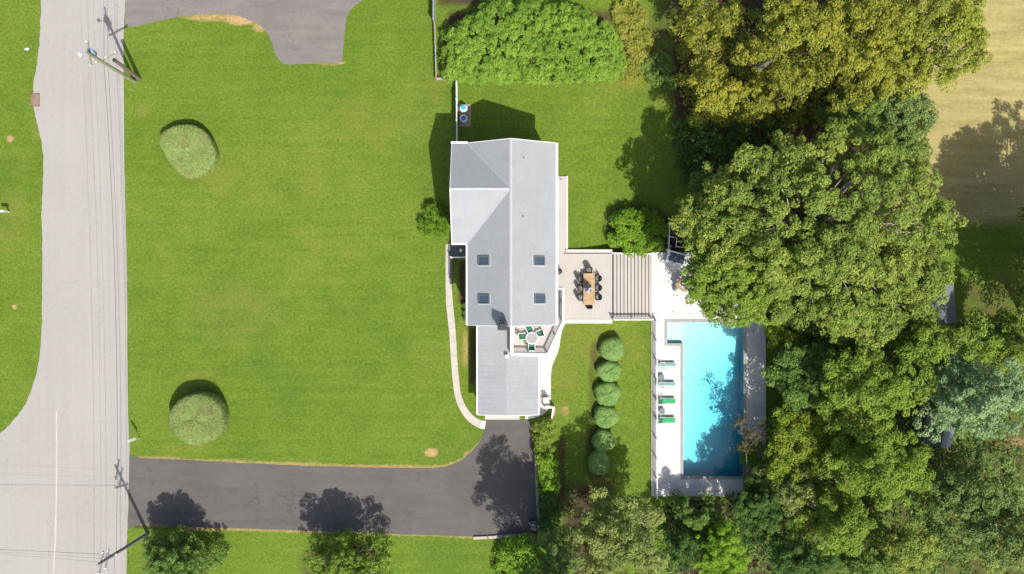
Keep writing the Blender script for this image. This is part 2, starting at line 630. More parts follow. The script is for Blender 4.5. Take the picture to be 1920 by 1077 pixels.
    M['l_olive'] = L('olive_leaf', [(0.050, 0.062, 0.012), (0.115, 0.124, 0.019), (0.222, 0.192, 0.028)])
    M['l_olive_green'] = L('olive_green_leaf', [(0.060, 0.075, 0.014), (0.135, 0.150, 0.022), (0.22, 0.205, 0.034)])
    M['l_green'] = L('green_leaf', [(0.042, 0.070, 0.016), (0.100, 0.132, 0.028), (0.195, 0.205, 0.044)])
    M['l_mid'] = L('mid_green_leaf', [(0.035, 0.068, 0.018), (0.070, 0.110, 0.026), (0.120, 0.160, 0.040)])
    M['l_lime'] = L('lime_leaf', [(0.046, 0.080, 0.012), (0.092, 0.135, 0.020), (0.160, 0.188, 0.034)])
    M['l_yellow'] = L('yellow_green_leaf', [(0.048, 0.082, 0.012), (0.096, 0.135, 0.018), (0.205, 0.190, 0.020)])
    M['l_blue'] = L('blue_green_leaf', [(0.050, 0.088, 0.040), (0.115, 0.165, 0.085), (0.21, 0.26, 0.155)])
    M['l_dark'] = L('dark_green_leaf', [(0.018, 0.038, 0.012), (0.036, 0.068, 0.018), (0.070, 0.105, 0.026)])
    M['l_pale'] = L('pale_olive_leaf', [(0.050, 0.068, 0.020), (0.108, 0.130, 0.040), (0.21, 0.218, 0.076)])
    M['l_grey'] = L('grey_green_leaf', [(0.034, 0.058, 0.020), (0.078, 0.112, 0.036), (0.15, 0.180, 0.062)])
    M['l_bright'] = L('bright_green_leaf', [(0.052, 0.105, 0.010), (0.092, 0.160, 0.015), (0.140, 0.205, 0.024)], 0.35)
    M['l_hedge'] = L('arching_shrub_leaf', [(0.055, 0.105, 0.014), (0.105, 0.168, 0.024), (0.17, 0.230, 0.042)], 0.3)
    M['l_box'] = L('clipped_leaf', [(0.085, 0.150, 0.045), (0.135, 0.210, 0.070), (0.19, 0.260, 0.105)], 0.8, 0.12)
    M['l_mound'] = L('bleached_clipped_leaf', [(0.150, 0.190, 0.070), (0.205, 0.262, 0.092), (0.27, 0.30, 0.12)], 0.5, 0.12)
    M['l_soft'] = L('soft_green_leaf', [(0.042, 0.080, 0.009), (0.072, 0.120, 0.012), (0.105, 0.152, 0.018)], 0.35)
    M['l_brown'] = L('russet_leaf', [(0.028, 0.032, 0.016), (0.06, 0.052, 0.028), (0.15, 0.085, 0.055)])
    M['l_straw'] = L('straw_weed_leaf', [(0.075, 0.10, 0.014), (0.14, 0.145, 0.024), (0.23, 0.19, 0.055)], 0.4)
    M['core'] = simple('shrub_core', (0.035, 0.055, 0.016), 0.95, 0.2, 3)


def mound_material():
    t = NT('bleached_clipped_leaf')
    c = t.geo()
    isl = t.n('NewGeometry').outputs['Random Per Island']
    pn = t.noise(c, 0.5, 3)
    f = t.math('ADD', t.math('MULTIPLY', isl, 0.5), t.math('MULTIPLY', t.math('SUBTRACT', pn, 0.25), 0.9), True)
    col = t.ramp(f, [(0.1, (0.165, 0.235, 0.060)), (0.5, (0.225, 0.300, 0.085)), (0.92, (0.30, 0.36, 0.125))])
    e = t.math('ADD', t.noise(c, 0.75, 4, 0.7), t.math('MULTIPLY', t.math('SUBTRACT', isl, 0.5), 0.35))
    brown = t.ramp(isl, [(0.2, (0.06, 0.045, 0.02)), (0.8, (0.24, 0.19, 0.09))])
    col = t.mix(t.ramp(e, [(0.60, 0.0), (0.72, 0.85)]), col, brown)
    M['l_mound'] = t.done(t.pbsdf(col, 0.7, 0, None, 0.12))


make_materials()
mound_material()

# ---------------------------------------------------------------- ground
def sstep(a, b, x):
    t = np.clip((x - a) / (b - a), 0, 1)
    return t * t * (3 - 2 * t)


def blob(px, py, cx, cy, rx, ry, soft=0.35):
    d = np.sqrt(((px - cx) / rx) ** 2 + ((py - cy) / ry) ** 2)
    return 1 - sstep(1 - soft, 1 + soft, d)


def box_mask(px, py, x0, x1, y0, y1, s=12):
    return sstep(x0 - s, x0 + s, px) * (1 - sstep(x1 - s, x1 + s, px)) * sstep(y0 - s, y0 + s, py) * (1 - sstep(y1 - s, y1 + s, py))


def make_ground():
    xi = np.concatenate([np.linspace(-900, -60, 16)[:-1], np.arange(-60, 62.01, 0.25), np.linspace(62, 900, 16)[1:]])
    yi = np.concatenate([np.linspace(-700, -36, 14)[:-1], np.arange(-36, 36.01, 0.25), np.linspace(36, 700, 14)[1:]])
    X, Y = np.meshgrid(xi, yi)
    Z = gz(X / S)
    px, py = 960 + X / S * 1.0, 538.5 - Y / S
    fx = (px - 960) * H / (H - Z) + 960
    fy = (py - 538.5) * H / (H - Z) + 538.5
    Z = Z + 0.0
    inside = (fx > 1236) & (fx < 1424) & (fy > 487) & (fy < 919)
    Z = np.where(inside, -5.2, Z)
    # slight swells in the lawn away from the paving
    dry = np.zeros_like(X)
    for cx, cy, rx, ry, a in ((268, 208, 14, 12, .9), (440, 580, 110, 70, .55), (520, 330, 150, 60, .45), (700, 225, 120, 60, .5),
                              (600, 480, 90, 90, .35), (1110, 640, 60, 40, .7), (1060, 700, 30, 50, .7), (1190, 650, 30, 30, .7),
                              (1060, 615, 25, 14, .9), (1190, 155, 70, 18, .85), (950, 160, 60, 14, .5), (1190, 75, 38, 70, 1.1),
                              (385, 565, 80, 70, .35), (20, 410, 40, 60, .7), (68, 245, 10, 22, .9), (820, 160, 30, 40, .6), (1240, 170, 30, 25, .8),
                              (800, 690, 30, 50, .5), (310, 480, 70, 40, .3), (60, 720, 40, 60, .3), (420, 345, 30, 30, .6), (372, 712, 40, 10, .7),
                              (866, 640, 9, 50, .9), (398, 325, 26, 26, .8), (345, 845, 60, 14, .5), (372, 705, 55, 9, .7), (1060, 760, 20, 20, .6), (30, 300, 40, 30, .4)):
        dry = np.maximum(dry, a * blob(fx, fy, cx, cy, rx, ry, 0.6))
    edge = 1695 + 25 * np.sin(fy / 37.0)
    field = sstep(edge - 14, edge + 14, fx) * (1 - sstep(385, 450, fy))
    soil_shade = np.zeros_like(X)
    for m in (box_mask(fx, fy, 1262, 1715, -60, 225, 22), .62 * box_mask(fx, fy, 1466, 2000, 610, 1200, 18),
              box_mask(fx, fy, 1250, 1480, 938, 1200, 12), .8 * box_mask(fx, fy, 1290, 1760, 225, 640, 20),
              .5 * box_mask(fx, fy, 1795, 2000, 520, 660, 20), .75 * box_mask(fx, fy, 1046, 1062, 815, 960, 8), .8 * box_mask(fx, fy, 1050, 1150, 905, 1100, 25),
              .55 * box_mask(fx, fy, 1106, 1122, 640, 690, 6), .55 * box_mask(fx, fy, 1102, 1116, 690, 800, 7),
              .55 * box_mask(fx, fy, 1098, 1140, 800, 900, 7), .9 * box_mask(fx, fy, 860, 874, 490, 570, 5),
              .85 * box_mask(fx, fy, 880, 892, 615, 720, 4), .8 * box_mask(fx, fy, 820, 900, -40, 12, 10),  # strip beside the garage is shaded lawn, its shade painted in as dark ground
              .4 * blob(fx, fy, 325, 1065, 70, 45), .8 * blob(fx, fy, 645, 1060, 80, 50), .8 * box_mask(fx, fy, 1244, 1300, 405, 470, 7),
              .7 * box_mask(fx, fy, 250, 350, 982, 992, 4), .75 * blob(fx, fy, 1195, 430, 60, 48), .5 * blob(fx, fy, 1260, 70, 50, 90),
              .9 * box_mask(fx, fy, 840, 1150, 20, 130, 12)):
        soil_shade = np.maximum(soil_shade, m)
    soil_shade = soil_shade * (1 - field)
    tan = np.zeros_like(X)
    for cx, cy, rx, ry, a in ((809, 849, 13, 8, 1), (19, 261, 7, 7, .9), (27, 576, 5, 5, .8), (400, 33, 60, 7, .7), (452, 37, 30, 11, .95),
                              (487, 51, 14, 10, .7), (872, 655, 6, 40, .6), (880, 855, 14, 10, .6), (1036, 775, 6, 18, .7), (640, 118, 8, 4, .7), (1900, 830, 26, 12, .5),
                              (1795, 840, 30, 10, .7), (1320, 935, 40, 5, .5), (300, 985, 50, 4, .6), (600, 118, 40, 3, .5), (620, 121, 30, 3, .5),
                              (1222, 140, 8, 8, .6), (1060, 770, 8, 12, .5)):
        tan = np.maximum(tan, a * blob(fx, fy, cx, cy, rx, ry, 0.45))
    for (x0, y0, x1, y1) in ((262, 859, 420, 866), (420, 866, 700, 876), (700, 876, 830, 877), (830, 877, 872, 862), (872, 862, 905, 826), (345, 991, 700, 998), (700, 998, 890, 1006)):
        tt = np.clip(((fx - x0) * (x1 - x0) + (fy - y0) * (y1 - y0)) / ((x1 - x0) ** 2 + (y1 - y0) ** 2), 0, 1)
        d = np.hypot(fx - x0 - tt * (x1 - x0), fy - y0 - tt * (y1 - y0))
        tan = np.maximum(tan, 0.62 * (1 - sstep(2, 7, d)))
    ny, nx = X.shape
    me = bpy.data.meshes.new('lawn')
    me.vertices.add(nx * ny)
    me.vertices.foreach_set('co', np.stack([X, Y, Z], -1).astype(np.float32).ravel())
    i = np.arange((ny - 1) * (nx - 1))
    r, c = i // (nx - 1), i % (nx - 1)
    a = r * nx + c
    quads = np.stack([a, a + 1, a + nx + 1, a + nx], -1).astype(np.int32)
    me.loops.add(quads.size)
    me.loops.foreach_set('vertex_index', quads.ravel())
    me.polygons.add(len(quads))
    me.polygons.foreach_set('loop_start', np.arange(0, quads.size, 4, dtype=np.int32))
    me.update(calc_edges=True)
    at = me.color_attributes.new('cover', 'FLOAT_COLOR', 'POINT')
    at.data.foreach_set('color', np.stack([dry, field, soil_shade, tan], -1).astype(np.float32).ravel())
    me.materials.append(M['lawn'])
    me.polygons.foreach_set('use_smooth', [True] * len(me.polygons))
    tag(link('lawn', me), kind='structure')


make_ground()


def flat(name, px_pts, z, m, parent=None, amp=0.0, seed=3):
    pts = ragged(px_pts, amp, seed) if amp else px_pts
    b = MB()
    b.sheet([P(x, y, z) for x, y in pts])
    o = b.build(name, m, parent)
    if o.data.polygons and o.data.polygons[0].normal.z < 0:
        o.data.flip_normals()
    return tag(o, kind='structure') if parent is None else o


# road: its west edge wanders, and a side street leaves at the bottom
west = smooth_path([(76, -60), (77, 0), (75, 60), (71, 110), (64, 150), (62, 190), (68, 225), (77, 262), (81, 300), (80, 350), (78, 400), (79, 450),
                    (79, 520), (79, 580), (77, 640), (68, 700), (50, 752), (22, 792), (-15, 822), (-90, 850), (-400, 880)], 8)
east = smooth_path([(-400, 1600), (235, 1600), (237, 1077), (239, 1000), (241, 920), (243, 850), (240, 760), (239, 640), (238, 520), (236, 420), (233, 300), (232, 160), (232, 60), (235, 0), (236, -60)], 6)
road = flat('road', [(76, -3000)] + ragged(west, 0.9, 5) + ragged(east[6:], 0.5, 6) + [(236, -3000)], 0.006, M['road'])
line_paths = (('pale_joint', [(106, 770), (106, 900), (104, 1000), (100, 1077)], 0.06), ('joint_cable_shade', [(163, -20), (165, 120), (172, 260), (180, 380), (186, 520), (190, 700)], 0.022),
              ('joint_cable_shade', [(90, 1090), (92, 1040), (96, 1000), (95, 960)], 0.04), ('joint_cable_shade', [(226, 330), (231, 420), (235, 520), (236, 640), (234, 760)], 0.02))  # last strip: shadow of the sagging telephone cable, painted on the road
for mname, pts, wd in line_paths:
    sp = smooth_path(pts, 6)
    b = MB()
    L = [P(x, y, 0.0105) for x, y in sp]
    for i in range(len(L) - 1):
        d = (L[i + 1] - L[i]).normalized()
        nrm = Vector((-d.y, d.x, 0)) * wd
        b.sheet([L[i] - nrm, L[i + 1] - nrm, L[i + 1] + nrm, L[i] + nrm])
    tag(b.build('road_line', M[mname]), kind='structure')

# this house's asphalt drive
drive_top = smooth_path([(243, 852), (262, 859), (340, 862), (430, 867), (560, 873), (700, 877), (800, 878), (840, 874), (868, 861), (890, 840), (903, 822), (908, 803), (909, 787)], 6)
drive_bot = smooth_path([(996, 787), (998, 830), (1004, 900), (1008, 960), (1009, 1004), (960, 1006), (885, 1006), (780, 1003), (640, 998), (500, 993), (380, 989), (300, 985), (262, 984), (241, 993)], 6)
flat('driveway', ragged(drive_top, 0.5, 8) + ragged(drive_bot, 0.5, 9), 0.012, M['drive'])
nd = smooth_path([(235, 52), (260, 49), (300, 39), (345, 31), (390, 27), (432, 28), (465, 37), (492, 52), (508, 75), (516, 100), (527, 117), (540, 121), (575, 120), (610, 117), (638, 117),
                  (643, 95), (646, 60), (650, 35), (660, 15), (682, -3), (720, -60), (760, -160), (820, -330)], 5)
flat('neighbour_driveway', ragged(nd, 0.5, 4) + [(640, -330), (560, -170), (440, -70), (236, -60)], 0.012, M['drive_old'])

# front walk in poured slabs
walk_c = [(841, 458), (841, 525), (843, 570), (848, 620), (852, 680), (855, 715), (859, 742), (868, 765), (882, 784), (899, 795), (910, 797)]
walk_w = [11, 11, 13, 12.5, 12, 12, 12, 13, 14, 15, 16]
sp = smooth_path(walk_c, 12)
ws = [walk_w[min(i // 12, 10)] + (walk_w[min(i // 12 + 1, 10)] - walk_w[min(i // 12, 10)]) * (i % 12) / 12 for i in range(len(sp))]
walk = tag(thing('front_walk', P(841, 525), None, None), kind='structure')
Lp = [P(x, y, 0) for x, y in sp]
edge_l, edge_r = [], []
for i in range(len(Lp)):
    d = (Lp[min(i + 1, len(Lp) - 1)] - Lp[max(i - 1, 0)]).normalized()
    nrm = Vector((-d.y, d.x, 0)) * ws[i] * S / 2
    edge_l.append(Lp[i] + nrm)
    edge_r.append(Lp[i] - nrm)
step = 5
for i in range(0, len(Lp) - 1, step):
    j = min(i + step, len(Lp) - 1)
    ring = [edge_r[k] for k in range(i, j + 1)] + [edge_l[k] for k in range(j, i - 1, -1)]
    cen = sum(ring, Vector()) / len(ring)
    ring = [cen + (p - cen) * 0.988 for p in ring]
    b = MB()
    b.prism([(p.x, p.y) for p in ring], 0.002, 0.045 + rnd.uniform(-.004, .004))
    last = i > len(Lp) - 2 * step - 6
    b.build('paving_slab', M['white_walk'] if last and i > 104 else M['walk'], walk)

# white walk and landing behind the garage
flat('rear_walk', ragged(smooth_path([(1006, 600), (1060, 600), (1057, 612), (1052, 630), (1049, 650), (1043, 668), (1036, 685), (1033, 705), (1033, 740), (1032, 757), (1028, 768), (1018, 777), (1006, 783), (985, 786)], 4), .25, 2)
     + [(985, 700), (1006, 700)], 0.02, M['white_walk'])
b = MB()
b.prism([(p.x, p.y) for p in (P(909.5, 778), P(974, 778), P(974, 787), P(909.5, 787))], 0.0, 0.05)
tag(b.build('garage_apron', M['apron']), kind='structure')

# ---------------------------------------------------------------- deck and stairs behind the house
b = MB()
zd = 0.16
b.prism([(p.x, p.y) for p in (P(1046, 331, zd), P(1061, 331, zd), P(1061, 475.5, zd), P(1148, 475.5, zd), P(1148, 599, zd), P(1020, 599, zd), P(1020, 500, zd), P(1030, 331, zd))], -1.3, zd)
tag(b.build('deck', M['deck']), kind='structure')
b = MB()
for (x0, y0, x1, y1, zt) in ((1061, 330, 1065, 468, .2), (1061, 468, 1148, 474, .30), (1050, 599, 1148, 607, .2)):
    b.bbox(P(x0, y0, zt) * 1 + Vector((0, 0, -1.4 - zt)), P(x1, y1, zt))
tag(b.build('deck_border', M['deck_edge']), kind='structure')
b = MB()
for (x0, y0, x1, y1) in ((1057, 474.4, 1148, 476.0), (1049, 335.2, 1054, 336.6), (1047, 538.5, 1057, 539.8)):
    b.bbox(P(x0, y0, .18) + Vector((0, 0, -.1)), P(x1, y1, .18))
tag(b.build('deck_gap_strip', M['riser']), kind='structure')

stairs = tag(thing('stairs', P(1185, 535, -0.7), None, None), kind='structure')
NS = 11
x0s, dxs = 1149.0, 73.0 / NS
for i in range(NS):
    zt = 0.16 - 1.71 * (i + 0.5) / NS
    xa, xb = x0s + i * dxs, x0s + (i + 1) * dxs
    lo, hi = P(xa + 1.75, 596, zt), P(xb + 0.3, 476, zt)
    MB().bbox((lo.x, lo.y, zt - .05), (hi.x, hi.y, zt)).build('stair_tread', M['deck'], stairs)
    lo, hi = P(xa, 596, zt), P(xa + 1.71, 476, zt)
    MB().bbox((lo.x, lo.y, zt - .3), (hi.x, hi.y, zt - .03)).build('stair_riser', M['riser'], stairs)
for yy in (475.0, 597.0):
    b = MB()
    a, c = P(1148, yy, 0.16), P(1222, yy, -1.55)
    b.add([(a.x, a.y - .05, -1.7), (c.x, a.y - .05, -1.7), (c.x, a.y - .05, -1.5), (a.x, a.y - .05, 0.2),
           (a.x, a.y + .05, -1.7), (c.x, a.y + .05, -1.7), (c.x, a.y + .05, -1.5), (a.x, a.y + .05, 0.2)],
          [(0, 1, 2, 3), (7, 6, 5, 4), (0, 3, 7, 4), (1, 5, 6, 2), (3, 2, 6, 7)])
    b.build('stringer', M['white'], stairs)

a, c = P(1148.5, 598.5, 0.16), P(1221.5, 598.5, -1.5)
rail = thing('stair_railing', a, 'white stair railing with balusters down the lower side of the deck steps', 'railing')
d = c - a
for zz, rr in ((0.95, 0.085), (0.16, 0.04)):
    MB().tube([a + Vector((0, 0, zz)), c + Vector((0, 0, zz))], rr, 4).build('rail', M['white'], rail)
for f in (0.0, 0.5, 1.0):
    p = a + d * f
    MB().box(p + Vector((0, 0, .5)), (.11, .11, 1.08)).build('post', M['white'], rail)
for i in range(1, 22):
    p = a + d * (i / 22)
    MB().box(p + Vector((0, 0, .55)), (.035, .035, .78)).build('baluster', M['white'], rail)

# ---------------------------------------------------------------- pool terrace and pool
zp = -1.55
def pool_px(x, y, z=zp):
    return P(x, y, zp) * 1 + Vector((0, 0, z - zp))


b = MB()
for poly in ([(1221, 473.5), (1246, 473.5), (1246, 931), (1226.5, 931), (1226.5, 600), (1221, 600)],
             [(1246, 473.5), (1345, 473.5), (1436, 575), (1436, 599), (1246, 599)], [(1399, 599), (1436, 599), (1436, 931), (1399, 931)],
             [(1246, 649), (1276, 649), (1276, 931), (1246, 931)], [(1276, 899), (1399, 899), (1399, 931), (1276, 931)]):
    b.prism([(q.x, q.y) for q in (P(x, y, zp) for x, y in poly)], -2.6, zp)
tag(b.build('pool_terrace', M['terrace']), kind='structure')
b = MB()
lo, hi = P(1368, 938, -1.62), P(1396, 931, -1.62)
b.bbox((lo.x, lo.y, -2.2), (hi.x, hi.y - .003, -1.62))
tag(b.build('terrace_step', M['white_walk']), kind='structure')
b = MB()
lo, hi = P(1221.6, 931, -1.5), P(1226.3, 600.5, -1.5)
b.bbox((lo.x, lo.y, -2.3), (hi.x, hi.y, -1.5))
tag(b.build('terrace_kerb', M['white_walk']), kind='structure')

pool = tag(thing('swimming_pool', P(1330, 745, -1.6), None, None), kind='structure')
inner = [(1251.3, 604.5), (1394, 604.5), (1394, 893.7), (1281.3, 893.7), (1281.3, 643.8), (1251.3, 643.8)]
b = MB()
for i in range(6):
    a, c = inner[i], inner[(i + 1) % 6]
    p, q = pool_px(*a), pool_px(*c)
    b.sheet([(p.x, p.y, -1.612), (q.x, q.y, -1.612), (q.x, q.y, -4.9), (p.x, p.y, -4.9)])
nxg, nyg = 8, 16
for i in range(nxg):
    for j in range(nyg):
        qs = []
        for di, dj in ((0, 0), (1, 0), (1, 1), (0, 1)):
            fx, fy = (i + di) / nxg, (j + dj) / nyg
            x, y = 1281.3 + fx * 112.7, 893.7 - fy * 289.2
            dep = 0.60 + 0.70 * (1 - fy) ** 0.9 + 1.05 * fx ** 0.8 * min(1, .30 + 1.6 * (1 - fy))
            p = pool_px(x, y)
            qs.append((p.x, p.y, -1.68 - dep))
        b.sheet(qs)
p, q = pool_px(1251.3, 643.8), pool_px(1281.3, 604.5)
b.sheet([(p.x, p.y, -2.05), (q.x, p.y, -2.05), (q.x, q.y, -2.05), (p.x, q.y, -2.05)])
b.sheet([(q.x, p.y, -2.05), (q.x, q.y, -2.05), (q.x, q.y, -2.9), (q.x, p.y, -2.9)])
basin = b.build('basin', M['plaster'], pool)
b = MB()
e = 0.09
wp = [(1251.3 + e, 604.5 + e), (1394 - e, 604.5 + e), (1394 - e, 893.7 - e), (1281.3 + e, 893.7 - e), (1281.3 + e, 643.8 - e), (1251.3 + e, 643.8 - e)]
b.prism([(q.x, q.y) for q in (pool_px(*w) for w in wp)], -4.88, -1.68)
b.build('pool_water', M['water'], pool)

for fx, fy in ((1331, 838),):
    p = pool_px(fx, fy)
    q_ = (fx - 1281.3) / 112.7, (893.7 - fy) / 289.2
    zf = -1.68 - (0.60 + 0.70 * (1 - q_[1]) ** 0.9 + 1.05 * q_[0] ** 0.8 * min(1, .30 + 1.6 * (1 - q_[1])))
    MB().lathe((p.x, p.y, zf + .01), [(.14, 0), (.14, .04), (.02, .06)], 14).build('floor_drain', M['coping'], pool)
b = MB()
for i in range(6):
    p, q = pool_px(*inner[i]), pool_px(*inner[(i + 1) % 6])
    d = (q - p).normalized()
    nn = Vector((-d.y, d.x, 0))
    if (pool_px(1330, 700) - p).dot(nn) < 0:
        nn = -nn
    b.box((p + q) / 2 * 1 + nn * .0015 + Vector((0, 0, -1.66 - (p.z + q.z) / 2)), ((q - p).length - .01, .003, .09), math.atan2(d.y, d.x))
b.build('tile_band', M['navy'], pool)


def coping(xa, ya, xb, yb, along):
    n = max(1, round((abs(xb - xa) if along == 'x' else abs(yb - ya)) / 14.0))
    for i in range(n):
        f0, f1 = i / n, (i + 1) / n
        if along == 'x':
            lo, hi = pool_px(xa + (xb - xa) * f0, yb), pool_px(xa + (xb - xa) * f1, ya)
            g = Vector((.006, 0, 0))
        else:
            lo, hi = pool_px(xa, ya + (yb - ya) * f1), pool_px(xb, ya + (yb - ya) * f0)
            g = Vector((0, .006, 0))
        zt = zp + .035 + rnd.uniform(-.004, .004)
        MB().bbox(Vector((lo.x, lo.y, -1.61)) + g, Vector((hi.x, hi.y, zt)) - g).build('coping_stone', M['coping'], pool)


coping(1246, 599, 1399, 604.4, 'x')
coping(1394.1, 604.5, 1399, 893.6, 'y')
coping(1276, 893.8, 1399, 899, 'x')
coping(1276, 649, 1281.2, 893.6, 'y')
coping(1246, 643.9, 1281.2, 648.9, 'x')
coping(1246, 604.5, 1251.2, 643.8, 'y')

# ---------------------------------------------------------------- the house
house = thing('house', U(0, -90, 0), 'white house with pale grey gabled roof, skylights and a low garage wing', 'house')
zr, ze = 8.8, 6.35
vN, vS = -249.5, 65.5
uR, uE, uW, uX = -2.5, 76.2, -77.8, -104.0
vr, vw = -166.0, -76.0
b = MB()
b.slab([U(uR, vS, zr), U(uE, vS, ze), U(uE, vN, ze), U(uR, vN, zr)], .16)
b.build('roof_slope', M['roof'], house)
b = MB()
b.slab([U(uR, vN, zr), U(uW, vN, ze), U(uR, vr, zr)], .16)
b.slab([U(uR, vr, zr), U(uW, vw, ze), U(uW, vS, ze), U(uR, vS, zr)], .16)
b.build('roof_slope', M['roof'], house)
b = MB()
b.slab([U(uX, vN, ze), U(uX, vr, zr), U(uR, vr, zr), U(uW, vN, ze)], .16)
b.slab([U(uX, vr, zr), U(uX, vw, ze), U(uW, vw, ze), U(uR, vr, zr)], .16)
b.build('wing_roof', M['roof'], house)
# garage roof, notched for the balcony
zg, zge = 3.6, 3.0
gS = 231.0
gW, gR, gE = -62.0, -9.5, 47.8
sl = (zg - zge) / (gE - gR)
b = MB()
b.slab([U(gR, 64, zg), U(gW, 64, zge), U(gW, gS, zge), U(gR, gS, zg)], .14)
cut = -1.5
zc = zg - sl * (cut - gR)
b.slab([U(gR, 64, zg), U(gR, gS, zg), U(cut, gS, zc), U(cut, 64, zc)], .14)
b.slab([U(cut, 123, zc), U(cut, gS, zc), U(gE, gS, zge), U(gE, 123, zge)], .14)
b.build('garage_roof', M['roof'], house)

nsm = 17
seams = []
for i in range(1, nsm):
    v = 66 + (gS - 66) * i / nsm
    seams.append((v, gR - 1, gW, zg, zge))
    if v > 124:
        seams.append((v, gR + 1, gE, zg, zge))


def strip(p, q, w, h, name, m, parent=house):
    """a straight trim piece from p to q, w wide and h high"""
    p, q = Vector(p), Vector(q)
    d = (q - p).normalized()
    sd = Vector((-d.y, d.x, 0)).normalized() * w / 2
    up = Vector((0, 0, h / 2))
    b = MB()
    vs = [p - sd - up, p + sd - up, p + sd + up, p - sd + up, q - sd - up, q + sd - up, q + sd + up, q - sd + up]
    b.add(vs, [(0, 1, 2, 3), (7, 6, 5, 4), (0, 4, 5, 1), (1, 5, 6, 2), (2, 6, 7, 3), (3, 7, 4, 0)])
    return b.build(name, m, parent)


def cap(p, q, drop, w=0.26):
    """a ridge cap: two sloping leaves over the ridge"""
    p, q = Vector(p) + Vector((0, 0, .03)), Vector(q) + Vector((0, 0, .03))
    d = (q - p).normalized()
    sd = Vector((-d.y, d.x, 0)).normalized() * w / 2
    dz = Vector((0, 0, drop * w / 2))
    b = MB()
    b.add([p - sd - dz, p, p + sd - dz, q - sd - dz, q, q + sd - dz], [(0, 1, 4, 3), (1, 2, 5, 4)])
    o = b.build('ridge_cap', M['ridge'], house)
    return o


cap(U(uR, vN, zr), U(uR, vS, zr), .7)
cap(U(uX, vr, zr), U(uR - 3, vr, zr), .65, .24)
for pa, pb in ((U(uW, vN, ze + .02), U(uR, vr, zr + .02)), (U(uW, vw, ze + .02), U(uR, vr, zr + .02))):
    strip(pa, pb, .11, .03, 'valley_flashing', M['grey_metal'])
strip(U(uE + 1.9, vN - .5, ze - .06), U(uE + 1.9, vS + .5, ze - .06), .19, .13, 'gutter', M['white'])
strip(U(uW - 1.0, vw + 2.0, ze - .06), U(uW - 1.0, vS + .5, ze - .06), .12, .13, 'gutter', M['white'])
strip(U(uX - 1, vw + 1.2, ze - .06), U(uW - .5, vw + 1.2, ze - .06), .15, .13, 'gutter', M['white'])
strip(U(uX - 2, vN - 1.4, ze - .04), U(uW + 1, vN - 1.4, ze - .04), .16, .13, 'gutter', M['white'])
for (pa, pb) in ((U(uX - .6, vN, ze - .07), U(uX - .6, vr, zr - .07)), (U(uX - .6, vr, zr - .07), U(uX - .6, vw, ze - .07)),
                 (U(uR, vN - .6, zr - .07), U(uE, vN - .6, ze - .07)), (U(uW, vN - .6, ze - .07), U(uR, vN - .6, zr - .07)),
                 (U(uR, vS + .6, zr - .07), U(uE, vS + .6, ze - .07)), (U(uW, vS + .6, ze - .07), U(uR, vS + .6, zr - .07))):
    strip(pa, pb, .05, .19, 'barge_board', M['white'])
strip(U(gW - 1.2, 66, zge - .05), U(gW - 1.2, gS, zge - .05), .11, .12, 'gutter', M['white'])
strip(U(gE + 1.2, 124, zge - .05), U(gE + 1.2, gS, zge - .05), .11, .12, 'gutter', M['white'])
for (pa, pb) in ((U(gW, gS + .5, zge - .07), U(gR, gS + .5, zg - .07)), (U(gR, gS + .5, zg - .07), U(gE, gS + .5, zge - .07))):
    strip(pa, pb, .05, .17, 'barge_board', M['white'])

for v, ua, ub, za, zb_ in seams:
    strip(U(ua, v, za - .018), U(ub, v, zb_ + .002), .016, .026, 'roof_seam', M['roof'])

# walls
def gable_box(name, u0, u1, v0, v1, zeave, zridge, along):
    b = MB()
    if along == 'v':
        um = (u0 + u1) / 2
        sec = [(u0, -.3), (u1, -.3), (u1, zeave), (um, zridge), (u0, zeave)]
        a = [U(u, v0, z) for u, z in sec] + [U(u, v1, z) for u, z in sec]
    else:
        vm = (v0 + v1) / 2
        sec = [(v0, -.3), (v1, -.3), (v1, zeave), (vm, zridge), (v0, zeave)]
        a = [U(u0, v, z) for v, z in sec] + [U(u1, v, z) for v, z in sec]
    b.add(a, [(0, 1, 2, 3, 4), (9, 8, 7, 6, 5), (0, 5, 6, 1), (1, 6, 7, 2), (4, 9, 5, 0), (2, 7, 8, 3), (3, 8, 9, 4)])
    return b.build(name, M['siding'], house)


gable_box('wall', -72, 71, -244, 60, 6.2, 8.4, 'v')
gable_box('wall', -99, -60, -244, -82, 6.15, 8.35, 'u')
gable_box('wall', -58, 44, 60.2, 226, 2.8, 3.3, 'v')


def window(u, v, z, w, h, face, name='window'):
    t = .06
    c = U(u, v, z)
    sz = (t, w, h) if face == 'x' else (w, t, h)
    f = MB().box(c, sz).build(name, M['white'], house)
    sg = (t + .02, w - .16, h - .16) if face == 'x' else (w - .16, t + .02, h - .16)
    MB().box(c, sg).build('pane', M['glass'], f)


for v in (-200, -130, -60, 0):
    window(71.4, v, 4.4, 1.1, 1.35, 'x')
for v in (-215, -130):
    window(71.4, v, 1.5, 1.6, 1.7, 'x')
window(71.4, -40, 1.25, 2.6, 2.1, 'x', 'sliding_door')
window(71.4, 30, 4.75, 1.6, 2.0, 'x', 'sliding_door')
for v in (-20, 30):
    window(-72.4, v, 4.4, 1.0, 1.3, 'x')
    window(-72.4, v, 1.6, 1.2, 1.5, 'x')
for v in (-205, -120):
    window(-99.4, v, 4.3, 1.2, 1.4, 'x')
    window(-99.4, v, 1.6, 1.6, 1.5, 'x')
window(0, -244.4, 4.4, 1.1, 1.3, 'y')
window(-86, -82 + .4, 1.15, .95, 2.1, 'y', 'front_door')
window(-18, 226.4, 1.15, 3.0, 2.2, 'y', 'garage_door')

